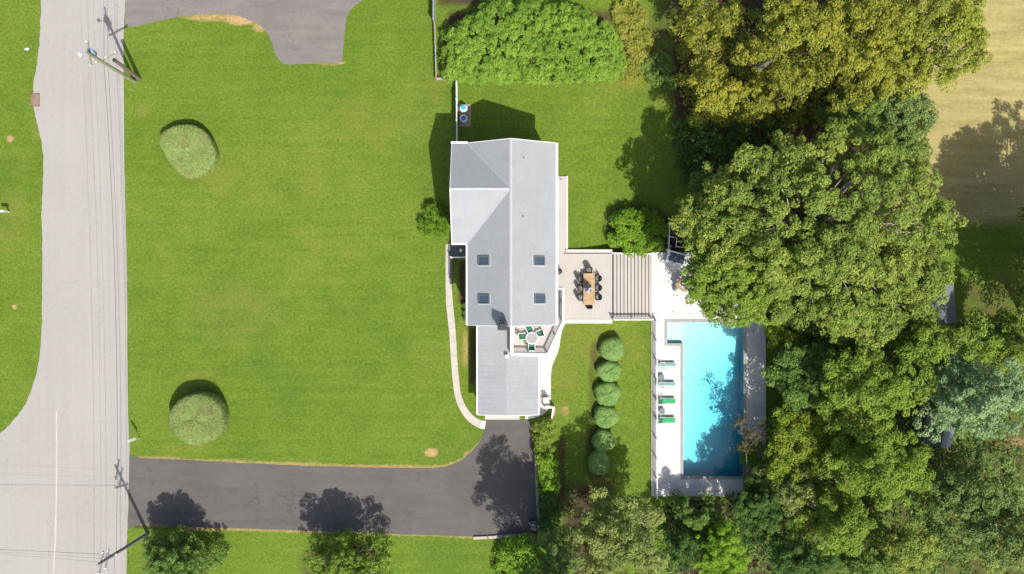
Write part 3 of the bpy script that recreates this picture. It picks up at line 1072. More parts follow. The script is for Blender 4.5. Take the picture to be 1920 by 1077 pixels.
# skylights
ang = math.atan2(zr - ze, (uE - uR) * S)
def roof_z(u):
    return zr - (zr - ze) * ((u - uR) / (uE - uR) if u > uR else (uR - u) / (uR - uW))


for px, py in ((907.5, 489.5), (908, 561.5), (1010.5, 489.5), (1011.5, 561.0)):
    z = 7.0
    for _ in range(5):
        u = (px - 960) * (H - z) / H
        z = roof_z(u) + .06
    sgn = 1 if u > uR else -1
    k = (H - z) / H
    v = (py - 538.5) * k
    o = MB()
    w, h = 1.02 / math.cos(ang) * .93, .78
    rot = Matrix.Rotation(sgn * ang, 3, 'Y')
    c = U(u, v, z)
    fr = .07
    for (cx, cy, sx, sy) in ((-w / 2 + fr / 2, 0, fr, h), (w / 2 - fr / 2, 0, fr, h), (0, h / 2 - fr / 2, w - 2 * fr - .004, fr), (0, -h / 2 + fr / 2, w - 2 * fr - .004, fr)):
        o.box(c + rot @ Vector((cx, cy, .03)), (sx, sy, .16), 0, rot)
    sk = o.build('skylight', M['pole_grey'], house)
    MB().box(c + rot @ Vector((0, 0, .015)), (w - 2 * fr, h - 2 * fr, .05), 0, rot).build('pane', M['sky_glass'], sk)
    fl = MB()
    fl.box(c + rot @ Vector((0, 0, -.05)), (w + .16, h + .16, .05), 0, rot)
    fl.build('flashing', M['box_grey'], sk)

# chimney with corbelled top, crown and flue
ch = MB()
ch.bbox(U(-23, 71, 3.2), U(-8.5, 58.5, 9.5))
ch.bbox(U(-24, 72, 9.2), U(-7.5, 57.5, 9.38))
chim = ch.build('chimney', M['brick'], house)
MB().bbox(U(-24, 72, 9.505), U(-7.5, 57.5, 9.6)).build('chimney_crown', M['dark_metal'], chim)
MB().bbox(U(-20, 68.5, 9.605), U(-11.5, 61, 9.8)).build('flue', M['dark_metal'], chim)
for px, py in ((983.5, 298), (982, 408)):
    u = (px - 960) * .905
    z = roof_z(u)
    v = (py - 538.5) * (H - z) / H
    MB().tube([U(u, v, z - .1), U(u, v, z + .35)], .045, 8).build('vent_pipe', M['grey_metal'], house)
MB().box(U(-9, 124, 4.0), (.28, .28, .22)).build('roof_vent', M['white'], house)

# balcony over the garage with its railing
zb = 3.5
bal = [(0, 62), (0, 118.5), (63.5, 119.5), (91, 60), (91, 2), (72, 2), (72, 62)]
b = MB()
b.prism([(U(u, v, 0).x, U(u, v, 0).y) for u, v in bal], zb - .16, zb)
b.build('balcony_floor', M['deck'], house)
for u, v in ((62, 116), (88, 60), (88, 6), (52, 116)):
    MB().bbox(U(u - 1.5, v + 1.5, 0), U(u + 1.5, v - 1.5, zb - .16)).build('balcony_post', M['white'], house)
path = [(0.2, 64), (0.2, 118.3), (63.2, 119.2), (90.6, 60), (90.6, 2.4), (79, 2.4)]
brail = MB()
for i in range(len(path) - 1):
    brail.tube([U(*path[i], zb + 1.02), U(*path[i + 1], zb + 1.02)], .10, 4)
    brail.tube([U(*path[i], zb + .12), U(*path[i + 1], zb + .12)], .035, 4)
railing = brail.build('balcony_railing', M['white'], house)
for f in [(path[i], path[i + 1]) for i in range(len(path) - 1)]:
    (ua, va), (ub, vb) = f
    n = int(math.hypot(ub - ua, vb - va) / 2.9)
    for i in range(1, n):
        u, v = ua + (ub - ua) * i / n, va + (vb - va) * i / n
        MB().box(U(u, v, zb + .56), (.035, .035, .86)).build('baluster', M['white'], railing)
for u, v in ((0.2, 118.3), (31, 118.8), (63.2, 119.2), (78, 88), (90.6, 60), (90.6, 30), (90.6, 2.4)):
    MB().box(U(u, v, zb + .5), (.13, .13, 1.12)).build('newel', M['white'], railing)
strip(U(-1.4, 63, zb + .62), U(-1.4, 119.5, zb + .62), .20, .9, 'parapet', M['white'])
strip(U(-1, 121.5, zb - .1), U(64.5, 122.3, zb - .1), .22, .3, 'fascia', M['white'])
strip(U(65.5, 121.6, zb - .1), U(93, 61, zb - .1), .22, .3, 'fascia', M['white'])

# porch by the front door
zq = .30
b = MB()
bw = 5.0
p0, p1 = P(841, 457, zq), P(880, 483, zq)
for i in range(8):
    x0 = 841.2 + i * 5
    a, c = P(x0 + .15, 483.5, zq), P(x0 + 4.85, 456.5, zq)
    MB().bbox((a.x, a.y, .0), (c.x, c.y, zq)).build('porch_board', M['porch'], house)
for i in range(6):
    y0 = 484 + i * 6.4
    a, c = P(841.2, y0 + 6.2, .2), P(848, y0, .2)
    MB().bbox((a.x, a.y, 0), (c.x, c.y, .2 if i < 5 else .11)).build('porch_step', M['porch'], house)
a, c = P(845.5, 483, 1.2), P(874, 482.6, 1.2)
pr = MB().tube([a, c], .07, 4).build('porch_railing', M['white'], house)
for f in (0.02, .5, .97):
    p = a + (c - a) * f
    MB().bbox((p.x - .07, p.y - .07, .3), (p.x + .07, p.y + .07, 1.3)).build('newel', M['white'], pr)
p = P(864, 469.5, 1.5)
MB().tube([(p.x, p.y, .28), (p.x, p.y, 1.4)], .035, 6).build('lamp_stem', M['white'], house)
MB().lathe(p, [(.02, -.14), (.12, -.1), (.16, 0), (.12, .1), (.03, .16)], 10).build('porch_lamp', M['white'], house, True)

# ---------------------------------------------------------------- furniture and small things
def dining_chair():
    t = thing('dining_chair', (0, 0, 0), 'x', 'chair', 'chairs around the deck dining table')
    # faces +x: back at -x
    MB().box((0.02, 0, .40), (.50, .50, .10)).build('seat', M['wicker'], t, bevel=.015)
    MB().box((0.05, 0, .475), (.40, .40, .05)).build('cushion', M['cushion'], t, bevel=.015)
    b = MB()
    for i in range(7):
        a = math.radians(-54 + 18 * i)
        b.box((.05 - .33 * math.cos(a), .31 * math.sin(a), .66 + .10 * math.cos(a)), (.06, .115, .5 + .2 * math.cos(a)), math.atan2(.31 * math.sin(a), -.33 * math.cos(a)))
    b.build('backrest', M['wicker'], t)
    for s in (-1, 1):
        MB().box((.06, s * .27, .58), (.40, .06, .06)).build('armrest', M['wicker'], t)
        for x in (-.18, .22):
            MB().box((x, s * .21, .18), (.05, .05, .36)).build('leg', M['black'], t)
    return t


zt = 0.16
cen = G(1104.5, 542.5)
k_ = (H - .9) / H
tc = P(1104.5, 542.5, .95)
dt = thing('dining_table', (tc.x, tc.y, zt), 'long teak dining table with a closed parasol in the middle of the deck', 'table')
for i in range(7):
    MB().box((tc.x - .45 + i * .15, tc.y, zt + .74), (.143, 2.92, .045)).build('table_plank', M['wood'], dt)
b = MB()
for y in (-1.41, 1.41):
    b.box((tc.x, tc.y + y * .95, zt + .68), (.98, .08, .07))
b.build('batten', M['wood'], dt)
for sx in (-1, 1):
    for sy in (-1, 1):
        MB().box((tc.x + sx * .42, tc.y + sy * 1.32, zt + .34), (.09, .09, .66)).build('leg', M['wood'], dt)

ch0 = dining_chair()
spots = [(1088.5, 524, 0, 'black wicker chair on the house side of the dining table, nearest the lawn'),
         (1088.8, 541.5, 0, 'black wicker chair in the middle of the house side of the dining table'),
         (1088, 558.5, 0, 'black wicker chair on the house side of the dining table, nearest the balcony'),
         (1121.5, 522.5, math.pi, 'black wicker chair on the stair side of the dining table, nearest the round shrub'),
         (1121.8, 540, math.pi, 'black wicker chair in the middle of the stair side of the dining table'),
         (1122, 557.5, math.pi, 'black wicker chair on the stair side of the dining table, nearest the ball bushes'),
         (1104.5, 506, -math.pi / 2, 'black wicker chair at the end of the dining table towards the back lawn'),
         (1104.8, 574, math.pi / 2, 'black wicker chair at the end of the dining table towards the ball bushes')]
for i, (px, py, rz, lab) in enumerate(spots):
    o = ch0 if i == 0 else copy_tree(ch0)
    p = P(px, py, .6)
    o.location = (p.x, p.y, zt)
    o.rotation_euler.z = rz
    o['label'] = lab

# closed parasol standing through the table
pc = P(1103.5, 541, 1.9)
par = thing('parasol', (pc.x, pc.y, zt), 'closed blue and white striped parasol standing through the teak table', 'parasol')
MB().lathe((pc.x, pc.y, zt), [(.26, 0), (.26, .05), (.06, .09), (.05, .3)], 14).build('base', M['grey_metal'], par)
MB().tube([(pc.x, pc.y, zt + .05), (pc.x, pc.y, zt + 2.75)], .025, 8).build('pole', M['white'], par)
n = 8
for i in range(n):
    a0 = 2 * math.pi * i / n
    b = MB()
    dirv = Vector((math.cos(a0), math.sin(a0), 0))
    sd = Vector((-dirv.y, dirv.x, 0))
    for (w, r0, r1, z0, z1) in ((.16, .03, .40, 1.15, 2.68),):
        c = Vector((pc.x, pc.y, zt))
        vs = [c + dirv * .03 + sd * .02 + Vector((0, 0, z0)), c + dirv * r1 + sd * w * .5 + Vector((0, 0, z0 + .05)), c + dirv * (r1 + .02) - sd * w * .5 + Vector((0, 0, z0 + .02)), c + dirv * .03 - sd * .02 + Vector((0, 0, z0)),
              c + dirv * .02 + sd * .012 + Vector((0, 0, z1)), c + dirv * .05 + sd * .025 + Vector((0, 0, z1 - .04)), c + dirv * .05 - sd * .025 + Vector((0, 0, z1 - .04)), c + dirv * .02 - sd * .012 + Vector((0, 0, z1))]
        b.add(vs, [(0, 1, 2, 3), (7, 6, 5, 4), (0, 4, 5, 1), (1, 5, 6, 2), (2, 6, 7, 3), (3, 7, 4, 0)])
    b.build('canopy_fold', M['stripe_blue'] if i % 2 else M['stripe_white'], par)
MB().lathe((pc.x, pc.y, zt + 2.68), [(.03, 0), (.05, .04), (.02, .09), (.012, .15)], 8).build('finial', M['white'], par)

# kettle grill against the wall
p = P(1048.5, 509, .9)
g = thing('grill', (p.x, p.y, zt), 'small round black kettle grill standing against the house wall on the deck', 'grill')
MB().lathe((p.x, p.y, zt), [(.08, .42), (.24, .55), (.28, .68), (.285, .70)], 14).build('bowl', M['black'], g, True)
MB().lathe((p.x, p.y, zt), [(.285, .705), (.27, .8), (.16, .9), (.03, .93)], 14).build('lid', M['dark_metal'], g, True)
for i in range(3):
    a = 2.1 * i
    MB().tube([(p.x + .12 * math.cos(a), p.y + .12 * math.sin(a), zt + .5), (p.x + .3 * math.cos(a), p.y + .3 * math.sin(a), zt)], .015, 6).build('leg', M['dark_metal'], g)

# balcony set
zc = zb
tc = P(997.5, 634.5, zc + .72)
t = thing('patio_table', (tc.x, tc.y, zc), 'round glass patio table with white rim on the upper balcony', 'table', None)
MB().lathe((tc.x, tc.y, zc), [(.46, .70), (.55, .70), (.55, .725), (.46, .725)], 24).build('rim', M['white'], t, False)
MB().lathe((tc.x, tc.y, zc), [(.49, .728), (.49, .738)], 24).build('glass_top', M['table_glass'], t)
for i in range(4):
    a = .6 + i * math.pi / 2
    MB().tube([(tc.x + .2 * math.cos(a), tc.y + .2 * math.sin(a), zc + .7), (tc.x + .42 * math.cos(a), tc.y + .42 * math.sin(a), zc)], .018, 6).build('leg', M['white'], t)


def sling_chair():
    c = thing('balcony_chair', (0, 0, 0), 'x', 'chair', 'chairs around the balcony table')
    MB().box((.06, 0, .42), (.44, .50, .03), 0, Matrix.Rotation(math.radians(-6), 3, 'Y')).build('seat', M['dark_green'], c)
    MB().box((-.24, 0, .68), (.05, .50, .54), 0, Matrix.Rotation(math.radians(-24), 3, 'Y')).build('backrest', M['green_fabric'] if False else M['dark_green'], c)
    for s in (-1, 1):
        MB().tube([(.30, s * .29, 0), (.30, s * .29, .42), (.27, s * .29, .60), (-.2, s * .29, .62), (-.12, s * .29, .4)], .028, 6).build('side_frame', M['white'], c)
        MB().tube([(-.36, s * .28, .95), (-.12, s * .28, .42), (-.30, s * .29, 0)], .03, 6).build('back_post', M['white'], c)
    MB().tube([(-.36, -.28, .95), (-.36, .28, .95)], .032, 6).build('top_bar', M['white'], c)
    MB().tube([(.29, -.29, .41), (.29, .29, .41)], .025, 6).build('front_bar', M['white'], c)
    return c


bc0 = sling_chair()
for i, (px, py, deg, lab) in enumerate(((979.5, 631, 4, 'green sling chair on the balcony beside the garage roof parapet'), (992.5, 616.5, -62, 'green sling chair on the balcony backed up to the house gable'),
                                        (1012, 625.5, 196, 'green sling chair on the balcony nearest the open lawn'), (997, 650, 90, 'green sling chair on the balcony backed up to the end railing'))):
    o = bc0 if i == 0 else copy_tree(bc0)
    p = P(px, py, zc + .5)
    o.location = (p.x, p.y, zc)
    o.rotation_euler.z = math.radians(deg)
    o['label'] = lab
# small pot plant on the balcony
p = P(986, 642.5, zc + .4)
pl = thing('pot_plant', (p.x, p.y, zc), 'small spiky pot plant beside the balcony table', 'plant')
MB().lathe((p.x, p.y, zc), [(.07, 0), (.11, .2), (.12, .22)], 10).build('pot', M['brown_wood'], pl)
b = MB()
for i in range(16):
    a = i * 2.4
    r = .16 + .12 * rnd.random()
    q = Vector((p.x, p.y, zc + .2))
    d = Vector((math.cos(a), math.sin(a), 0))
    s = Vector((-d.y, d.x, 0)) * .025
    b.add([q - s, q + s, q + d * r * .6 + s + Vector((0, 0, .18)), q + d * r + Vector((0, 0, .12)), q + d * r * .6 - s + Vector((0, 0, .18))], [(0, 1, 2, 3, 4)])
b.build('leaves', M['l_bright'], pl)


# loungers and side tables along the terrace
def lounger(fab, frame, half=None):
    t = thing('sun_lounger', (0, 0, 0), 'x', 'sun lounger', 'sun loungers beside the pool')
    for s in (-1, 1):
        MB().tube([(-.28, s * .28, .34), (.93, s * .28, .34)], .022, 6).build('side_rail', frame, t)
        for x in (-.2, .8):
            MB().tube([(x, s * .28, .34), (x, s * .27, 0)], .02, 6).build('leg', frame, t)
        MB().tube([(-.62, s * .29, .55), (-.1, s * .31, .52), (-.1, s * .30, .34)], .02, 6).build('armrest', M['white'], t)
    if half:
        MB().box((.32, .13, .35), (1.16, .26, .02)).build('sling', fab, t)
        MB().box((.32, -.135, .35), (1.16, .26, .02)).build('sling', half, t)
        MB().box((-.53, .13, .52), (.58, .26, .02), 0, Matrix.Rotation(math.radians(36), 3, 'Y')).build('back_sling', fab, t)
        MB().box((-.53, -.135, .52), (.58, .26, .02), 0, Matrix.Rotation(math.radians(36), 3, 'Y')).build('back_sling', half, t)
    else:
        MB().box((.32, .02, .35), (1.16, .46, .02)).build('sling', fab, t)
        MB().box((.32, -.25, .36), (1.16, .07, .03)).build('edge_band', M['pinkish'], t)
        MB().box((-.53, 0, .52), (.58, .52, .02), 0, Matrix.Rotation(math.radians(36), 3, 'Y')).build('back_sling', M['dark_green'], t)
    MB().tube([(.93, -.28, .34), (.93, .28, .34)], .022, 6).build('foot_bar', frame, t)
    MB().tube([(-.77, -.26, .68), (-.77, .26, .68)], .02, 6).build('head_bar', frame, t)
    return t


for i, (px, py, lab) in enumerate(((1248.5, 686, 'faded teal sun lounger nearest the shallow end of the pool'), (1247.8, 722.5, 'faded teal sun lounger between the two small side tables'))):
    o = lounger(M['teal_fabric'], M['pale_teal'], M['pale_teal']) if i == 0 else copy_tree(o)
    p = P(px, py, zp + .35)
    o.location = (p.x, p.y, zp)
    o['label'] = lab
for i, (px, py, lab) in enumerate(((1248, 752.5, 'bright green sun lounger just above the lower side table'), (1248, 788.5, 'bright green sun lounger at the end of the row, past both side tables'))):
    o = lounger(M['green_fabric'], M['pinkish']) if i == 0 else copy_tree(o)
    p = P(px, py, zp + .35)
    o.location = (p.x, p.y, zp)
    o['label'] = lab
for i, (px, py, lab) in enumerate(((1240.5, 708, 'small grey green side table between the two faded teal loungers'), (1241.5, 771.5, 'small grey green side table between the two bright green loungers'))):
    if i == 0:
        o = thing('side_table', (0, 0, 0), 'x', 'side table', 'side tables among the loungers')
        for j in range(5):
            MB().box((-.2 + .1 * j, 0, .42), (.092, .5, .025)).build('slat', M['tabletop'], o)
        for sx in (-1, 1):
            for sy in (-1, 1):
                MB().box((sx * .2, sy * .2, .2), (.04, .04, .4)).build('leg', M['tabletop'], o)
        MB().box((0, 0, .395), (.46, .46, .02)).build('apron', M['black'], o)
    else:
        o = copy_tree(o)
    p = P(px, py, zp + .4)
    o.location = (p.x, p.y, zp)
    o['label'] = lab

# white fence along the terrace
fa, fb = P(1229, 601, zp), P(1229.2, 930, zp)
f = thing('terrace_fence', (fa.x, fa.y, zp), 'low white picket fence along the lawn edge of the pool terrace', 'fence')
ln = (fb - fa).length
nseg = 9
for i in range(nseg + 1):
    q = fa + (fb - fa) * (i / nseg)
    MB().box((q.x, q.y, zp + .56), (.12, .12, 1.12)).build('post', M['pvc'], f)
for i in range(nseg):
    q0, q1 = fa + (fb - fa) * (i / nseg), fa + (fb - fa) * ((i + 1) / nseg)
    m_ = (q0 + q1) / 2
    L_ = (q1 - q0).length - .125
    MB().box((m_.x, m_.y, zp + 1.0), (.09, L_, .06)).build('rail', M['pvc'], f)
    MB().box((m_.x, m_.y, zp + .15), (.05, L_, .06)).build('rail', M['pvc'], f)
b = MB()
n = int(ln / .12)
for i in range(n):
    q = fa + (fb - fa) * ((i + .5) / n)
    b.box((q.x, q.y, zp + .57), (.02, .03, .78))
tag(b.build('pickets', M['pvc'], f), kind='stuff')


def panel_fence(name, a, c, hgt, npost, m, label, cat='fence', mrail=None, board=.14):
    a, c = Vector(a), Vector(c)
    t = thing(name, a, label, cat)
    d = (c - a)
    L_ = d.length
    rz = math.atan2(d.y, d.x)
    for i in range(npost):
        q = a + d * (i / (npost - 1))
        MB().box(q + Vector((0, 0, hgt / 2 + .05)), (.125, .125, hgt + .1), rz).build('post', m, t)
        MB().lathe(q + Vector((0, 0, hgt + .1)), [(.095, 0), (.095, .03), (.01, .1)], 4).build('post_cap', m, t)
    for i in range(npost - 1):
        q0, q1 = a + d * (i / (npost - 1)), a + d * ((i + 1) / (npost - 1))
        w = (q1 - q0).length - .13
        n = max(2, int(w / board))
        for j in range(n):
            q = q0 + (q1 - q0) * ((.065 + w * (j + .5) / n) / (q1 - q0).length)
            MB().box(q + Vector((0, 0, hgt / 2 - .02)), (w / n - .006, .025, hgt - .12), rz).build('board', m, t)
        q = (q0 + q1) / 2
        MB().box(q + Vector((0, 0, hgt - .04)), (w, .07, .08), rz).build('top_rail', mrail or m, t)
        MB().box(q + Vector((0, 0, .06)), (w, .06, .1), rz).build('bottom_rail', mrail or m, t)
    return t


panel_fence('privacy_fence', G(857.5, 154), G(858.5, 270), 1.85, 4, M['pvc'], 'white vinyl privacy fence joining the house corner to the arching shrub', board=.16)
panel_fence('wooden_fence', G(815.5, -40), G(815.5, 46), 2.0, 3, M['grey_metal'], 'tall grey fence at the photo edge beside the arching shrub')
t = thing('rail_fence', G(816, 52), 'low weathered wooden rail fence turning the corner beside the arching shrub', 'fence')
pts = [G(816, 50), G(817, 84), G(818, 118), G(819, 151), G(834, 151.5)]
for i, q in enumerate(pts):
    MB().box(q + Vector((0, 0, .5)), (.11, .11, 1.0)).build('post', M['old_fence'], t)
for i in range(len(pts) - 1):
    for zz in (.35, .62, .9):
        MB().tube([pts[i] + Vector((0, 0, zz)), pts[i + 1] + Vector((0, 0, zz))], .045, 5).build('rail', M['old_fence'], t)

# twin tanks on a pad
q = G(872, 217)
pad = MB()
lo, hi = G(861.5, 238), G(883, 196)
pad.bbox((lo.x, lo.y, .0), (hi.x, hi.y, .10))
pd = pad.build('concrete_pad', M['pad'])
tag(recentre(pd, (q.x, q.y, 0)), 'tan rectangular pad under the two round white tanks', 'pad')
for py, mm, lab in ((203, 'blue_lid', 'round white tank with pale cyan cap on the tan pad'), (222.5, 'deep_blue_lid', 'round white tank with deep blue cap on the tan pad')):
    q = P(869.2, py, .9)
    t = thing('gas_tank', (q.x, q.y, .1), lab, 'tank', 'round white tanks beside the privacy fence')
    MB().lathe((q.x, q.y, .1), [(.30, 0), (.37, .06), (.37, .78), (.33, .90), (.24, .97)], 22).build('body', M['tank'], t, True)
    MB().lathe((q.x, q.y, .1), [(.225, .975), (.225, 1.04), (.18, 1.08)], 18).build('cap', M[mm], t)

# white rail gate and chair by the garage corner
t = thing('rail_gate', G(1022, 762), 'white rail fence with a turned end at the garage corner', 'fence')
pts = [G(1021, 762), G(1038, 762), G(1033.5, 784)]
for q in pts:
    MB().box(q + Vector((0, 0, .5)), (.12, .12, 1.0)).build('post', M['white'], t)
for i in range(2):
    for zz in (.3, .92):
        MB().box((pts[i] + pts[i + 1]) / 2 + Vector((0, 0, zz)), ((pts[i + 1] - pts[i]).length - .1, .14, .10), math.atan2((pts[i + 1] - pts[i]).y, (pts[i + 1] - pts[i]).x)).build('rail', M['white'], t)
b = MB()
lo, hi = P(1008, 757.5), P(1032, 742)
b.bbox((lo.x, lo.y, .0), (hi.x, hi.y, .12))
tag(b.build('landing', M['stone']), kind='structure')
q = G(1023.5, 749)
t = thing('garden_chair', (q.x, q.y, .12), 'white moulded chair on the grey landing beside the garage', 'chair')
MB().box((q.x, q.y, .55), (.46, .44, .04)).build('seat', M['white'], t)
b = MB()
for i in range(4):
    b.box((q.x - .18 + .12 * i, q.y + .24, .80), (.085, .04, .48))
b.box((q.x, q.y + .24, 1.06), (.46, .05, .06))
b.build('backrest', M['white'], t)
for sx in (-1, 1):
    MB().box((q.x + sx * .24, q.y, .74), (.05, .44, .04)).build('armrest', M['white'], t)
    for sy in (-1, 1):
        MB().box((q.x + sx * .2, q.y + sy * .18, .33), (.05, .05, .42)).build('leg', M['white'], t)

# edging at the far end of the drive, low wall under the hedge, wheeled bin
e0, e1 = G(887, 1008.5), G(998, 1003)
t = thing('edging_blocks', e0, 'row of pale stone edging blocks along the end of the asphalt drive', 'edging')
for i in range(4):
    a, c = e0 + (e1 - e0) * (i / 4 + .006), e0 + (e1 - e0) * ((i + 1) / 4 - .006)
    MB().box((a + c) / 2 + Vector((0, 0, .1)), ((c - a).length, .26, .24), math.atan2((c - a).y, (c - a).x)).build('block', M['stone'], t, bevel=.02)
t = thing('retaining_wall', G(1006, 862), 'thin tan block wall along the drive under the hedge', 'wall')
a0, a1 = G(1004, 850), G(1010.5, 1004)
nb_ = 22
for r_ in range(2):
    for i in range(nb_):
        a, c = a0 + (a1 - a0) * (i / nb_), a0 + (a1 - a0) * ((i + 1) / nb_)
        MB().box((a + c) / 2 + Vector((0, 0, .13 + .25 * r_)), ((c - a).length - .012, .22 + .02 * rnd.random(), .24), math.atan2((c - a).y, (c - a).x)).build('block', M['block'], t)
q = P(1000.5, 985, .8)
t = thing('trash_bin', (q.x, q.y, .012), 'navy black wheeled trash bin in the shaded end of the drive', 'bin')
b = MB()
b.add([Vector((q.x + sx * w, q.y + sy * h_, z)) for z, w, h_ in ((.05, .22, .26), (1.0, .29, .34)) for sx, sy in ((-1, -1), (1, -1), (1, 1), (-1, 1))],
      [(3, 2, 1, 0), (4, 5, 6, 7), (0, 1, 5, 4), (1, 2, 6, 5), (2, 3, 7, 6), (3, 0, 4, 7)])
b.build('body', M['bin'], t)
MB().box((q.x, q.y - .02, 1.05), (.64, .74, .08), 0, Matrix.Rotation(math.radians(4), 3, 'X')).build('lid', M['bin'], t, bevel=.02)
MB().tube([(q.x - .24, q.y + .38, 1.04), (q.x + .24, q.y + .38, 1.04)], .025, 6).build('handle', M['grey_metal'], t)
for sx in (-1, 1):
    MB().tube([(q.x + sx * .26, q.y + .3, .12), (q.x + sx * .32, q.y + .3, .12)], .12, 12).build('wheel', M['black'], t)

# pool equipment behind white screens
panel_fence('screen_fence', P(1250.5, 421, zp), P(1249.5, 469, zp), 1.5, 3, M['white'], 'white screen fence between the round shrub and the pool equipment', board=.2)
panel_fence('screen_fence', P(1249.8, 470.5, zp), P(1286.5, 481, zp), 1.5, 3, M['white'], 'white screen fence between the pool equipment and the navy lidded box', board=.2)
q = P(1257.5, 462, zp + 1.1)
t = thing('pool_filter', (q.x, q.y, zp), 'round black pool filter tank behind the white screen fence', 'filter')
MB().lathe((q.x, q.y, zp), [(.28, 0), (.33, .1), (.33, .85), (.26, 1.02), (.1, 1.08)], 18).build('tank', M['black'], t, True)
MB().lathe((q.x, q.y, zp), [(.08, 1.08), (.09, 1.2), (.03, 1.26)], 10).build('valve', M['grey_metal'], t)
for z_ in (.3, .75):
    MB().lathe((q.x, q.y, zp + z_), [(.338, 0), (.338, .04)], 18).build('clamp_band', M['dark_metal'], t)
q = P(1257, 448, zp + .6)
t = thing('pool_heater', (q.x, q.y, zp), 'black pool heater cabinet beside the round filter tank', 'heater')
MB().box((q.x, q.y, zp + .42), (.72, .62, .8)).build('cabinet', M['black'], t, bevel=.03)
MB().box((q.x, q.y, zp + .85), (.5, .4, .05)).build('vent_top', M['dark_metal'], t)
t = thing('pool_pipework', P(1270, 455, zp), 'white bent pipes running from the pool heater and filter', 'pipes')
hz = zp + .92
for j, ln_ in enumerate((((1256, 444), (1269, 446), (1267.5, 463)), ((1268.5, 453), (1279, 453)), ((1266, 462.5), (1281, 464)))):
    pp = [P(x, y, hz + .04 * j) for x, y in ln_]
    MB().tube(pp, .05, 8).build('pipe', M['white'], t)
    MB().tube([pp[-1], Vector((pp[-1].x, pp[-1].y, zp - .05))], .05, 8).build('riser_pipe', M['white'], t)
q = P(1268, 432, zp + .5)
t = thing('pool_pump', (q.x, q.y, zp), 'black pool pump with tan base beyond the pool heater', 'pump')
MB().box((q.x - .25, q.y, zp + .12), (.42, .8, .24)).build('base', M['pad'], t)
MB().tube([(q.x + .16, q.y - .35, zp + .42), (q.x + .16, q.y + .35, zp + .42)], .24, 12).build('motor', M['black'], t)
MB().lathe((q.x + .15, q.y + .1, zp), [(.2, .3), (.2, .62), (.1, .7)], 12).build('strainer_pot', M['black'], t)
q = P(1268.5, 484.5, zp + .7)
t = thing('storage_box', (q.x, q.y, zp), 'pale grey deck box with navy lid on the shaded terrace corner', 'storage box')
rz = math.radians(-14)
MB().box((q.x - .06, q.y, zp + .3), (1.75, 1.0, .6), rz).build('body', M['box_grey'], t)
MB().box((q.x + .06, q.y, zp + .64), (1.42, .82, .07), rz).build('lid', M['navy'], t, bevel=.015)
q = P(1274, 536, zp + .9)
t = thing('corner_bar', (q.x, q.y, zp), 'brown timber corner bar with pale round top beside the big tree crown', 'bar')
MB().box(P(1272.5, 530, zp + 1.0), (.28, .82, .12), math.radians(-36)).build('beam', M['brown_wood'], t)
MB().box(P(1277, 541.5, zp + .98), (.24, .75, .12), math.radians(52)).build('beam', M['brown_wood'], t)
MB().box(P(1278, 527, zp + .92), (1.05, .62, .06), math.radians(52)).build('shelf', M['box_grey'], t)
for x, y in ((1268.5, 535.5), (1281.5, 545), (1277, 523)):
    pp = P(x, y, zp + .9)
    MB().box((pp.x, pp.y, zp + .46), (.1, .1, .92)).build('post', M['brown_wood'], t)
q = P(1273, 547.5, zp + .7)
t = thing('bar_table', (q.x, q.y, zp), 'round beige pedestal table beside the brown corner bar', 'table')
MB().lathe((q.x, q.y, zp), [(.32, .68), (.33, .69), (.33, .72), (.31, .73)], 20).build('tabletop', M['beige'], t)
MB().lathe((q.x, q.y, zp), [(.2, 0), (.2, .03), (.04, .08), (.04, .68)], 12).build('pedestal', M['grey_metal'], t)
q = P(1268.2, 541.5, zp + .6)
t = thing('bar_stool', (q.x, q.y, zp), 'dark stool tucked beside the round beige table', 'stool')
MB().lathe((q.x, q.y, zp), [(.19, .58), (.2, .6), (.2, .64), (.17, .66)], 14).build('seat', M['cushion'], t)
for i in range(4):
    a = i * math.pi / 2 + .4
    MB().tube([(q.x + .12 * math.cos(a), q.y + .12 * math.sin(a), zp + .58), (q.x + .19 * math.cos(a), q.y + .19 * math.sin(a), zp)], .018, 6).build('leg', M['black'], t)

# ---------------------------------------------------------------- street things
def utility_pole(base, top, m, label, arms, r=(.17, .11)):
    t = thing('utility_pole', base, label, 'utility pole')
    MB().tube([base + Vector((0, 0, -.3)), base * .5 + top * .5, top], [r[0], (r[0] + r[1]) / 2, r[1]], 10).build('pole', m, t)
    for (z, w, ang, off) in arms:
        f = z / top.z
        q = base + (top - base) * f
        MB().box(q + Vector((off * math.cos(ang), off * math.sin(ang), 0)), (w, .11, .11), ang).build('crossarm', M['green_pole'] if m is M['green_pole'] else M['grey_pole'], t)
        for s in (-.46, 0.0, .46):
            p = q + Vector(((off + s * w) * math.cos(ang), (off + s * w) * math.sin(ang), .05))
            MB().lathe(p, [(.05, 0), (.07, .08), (.04, .12), (.06, .2), (.02, .24)], 8).build('insulator', M['white'], t)
    return t


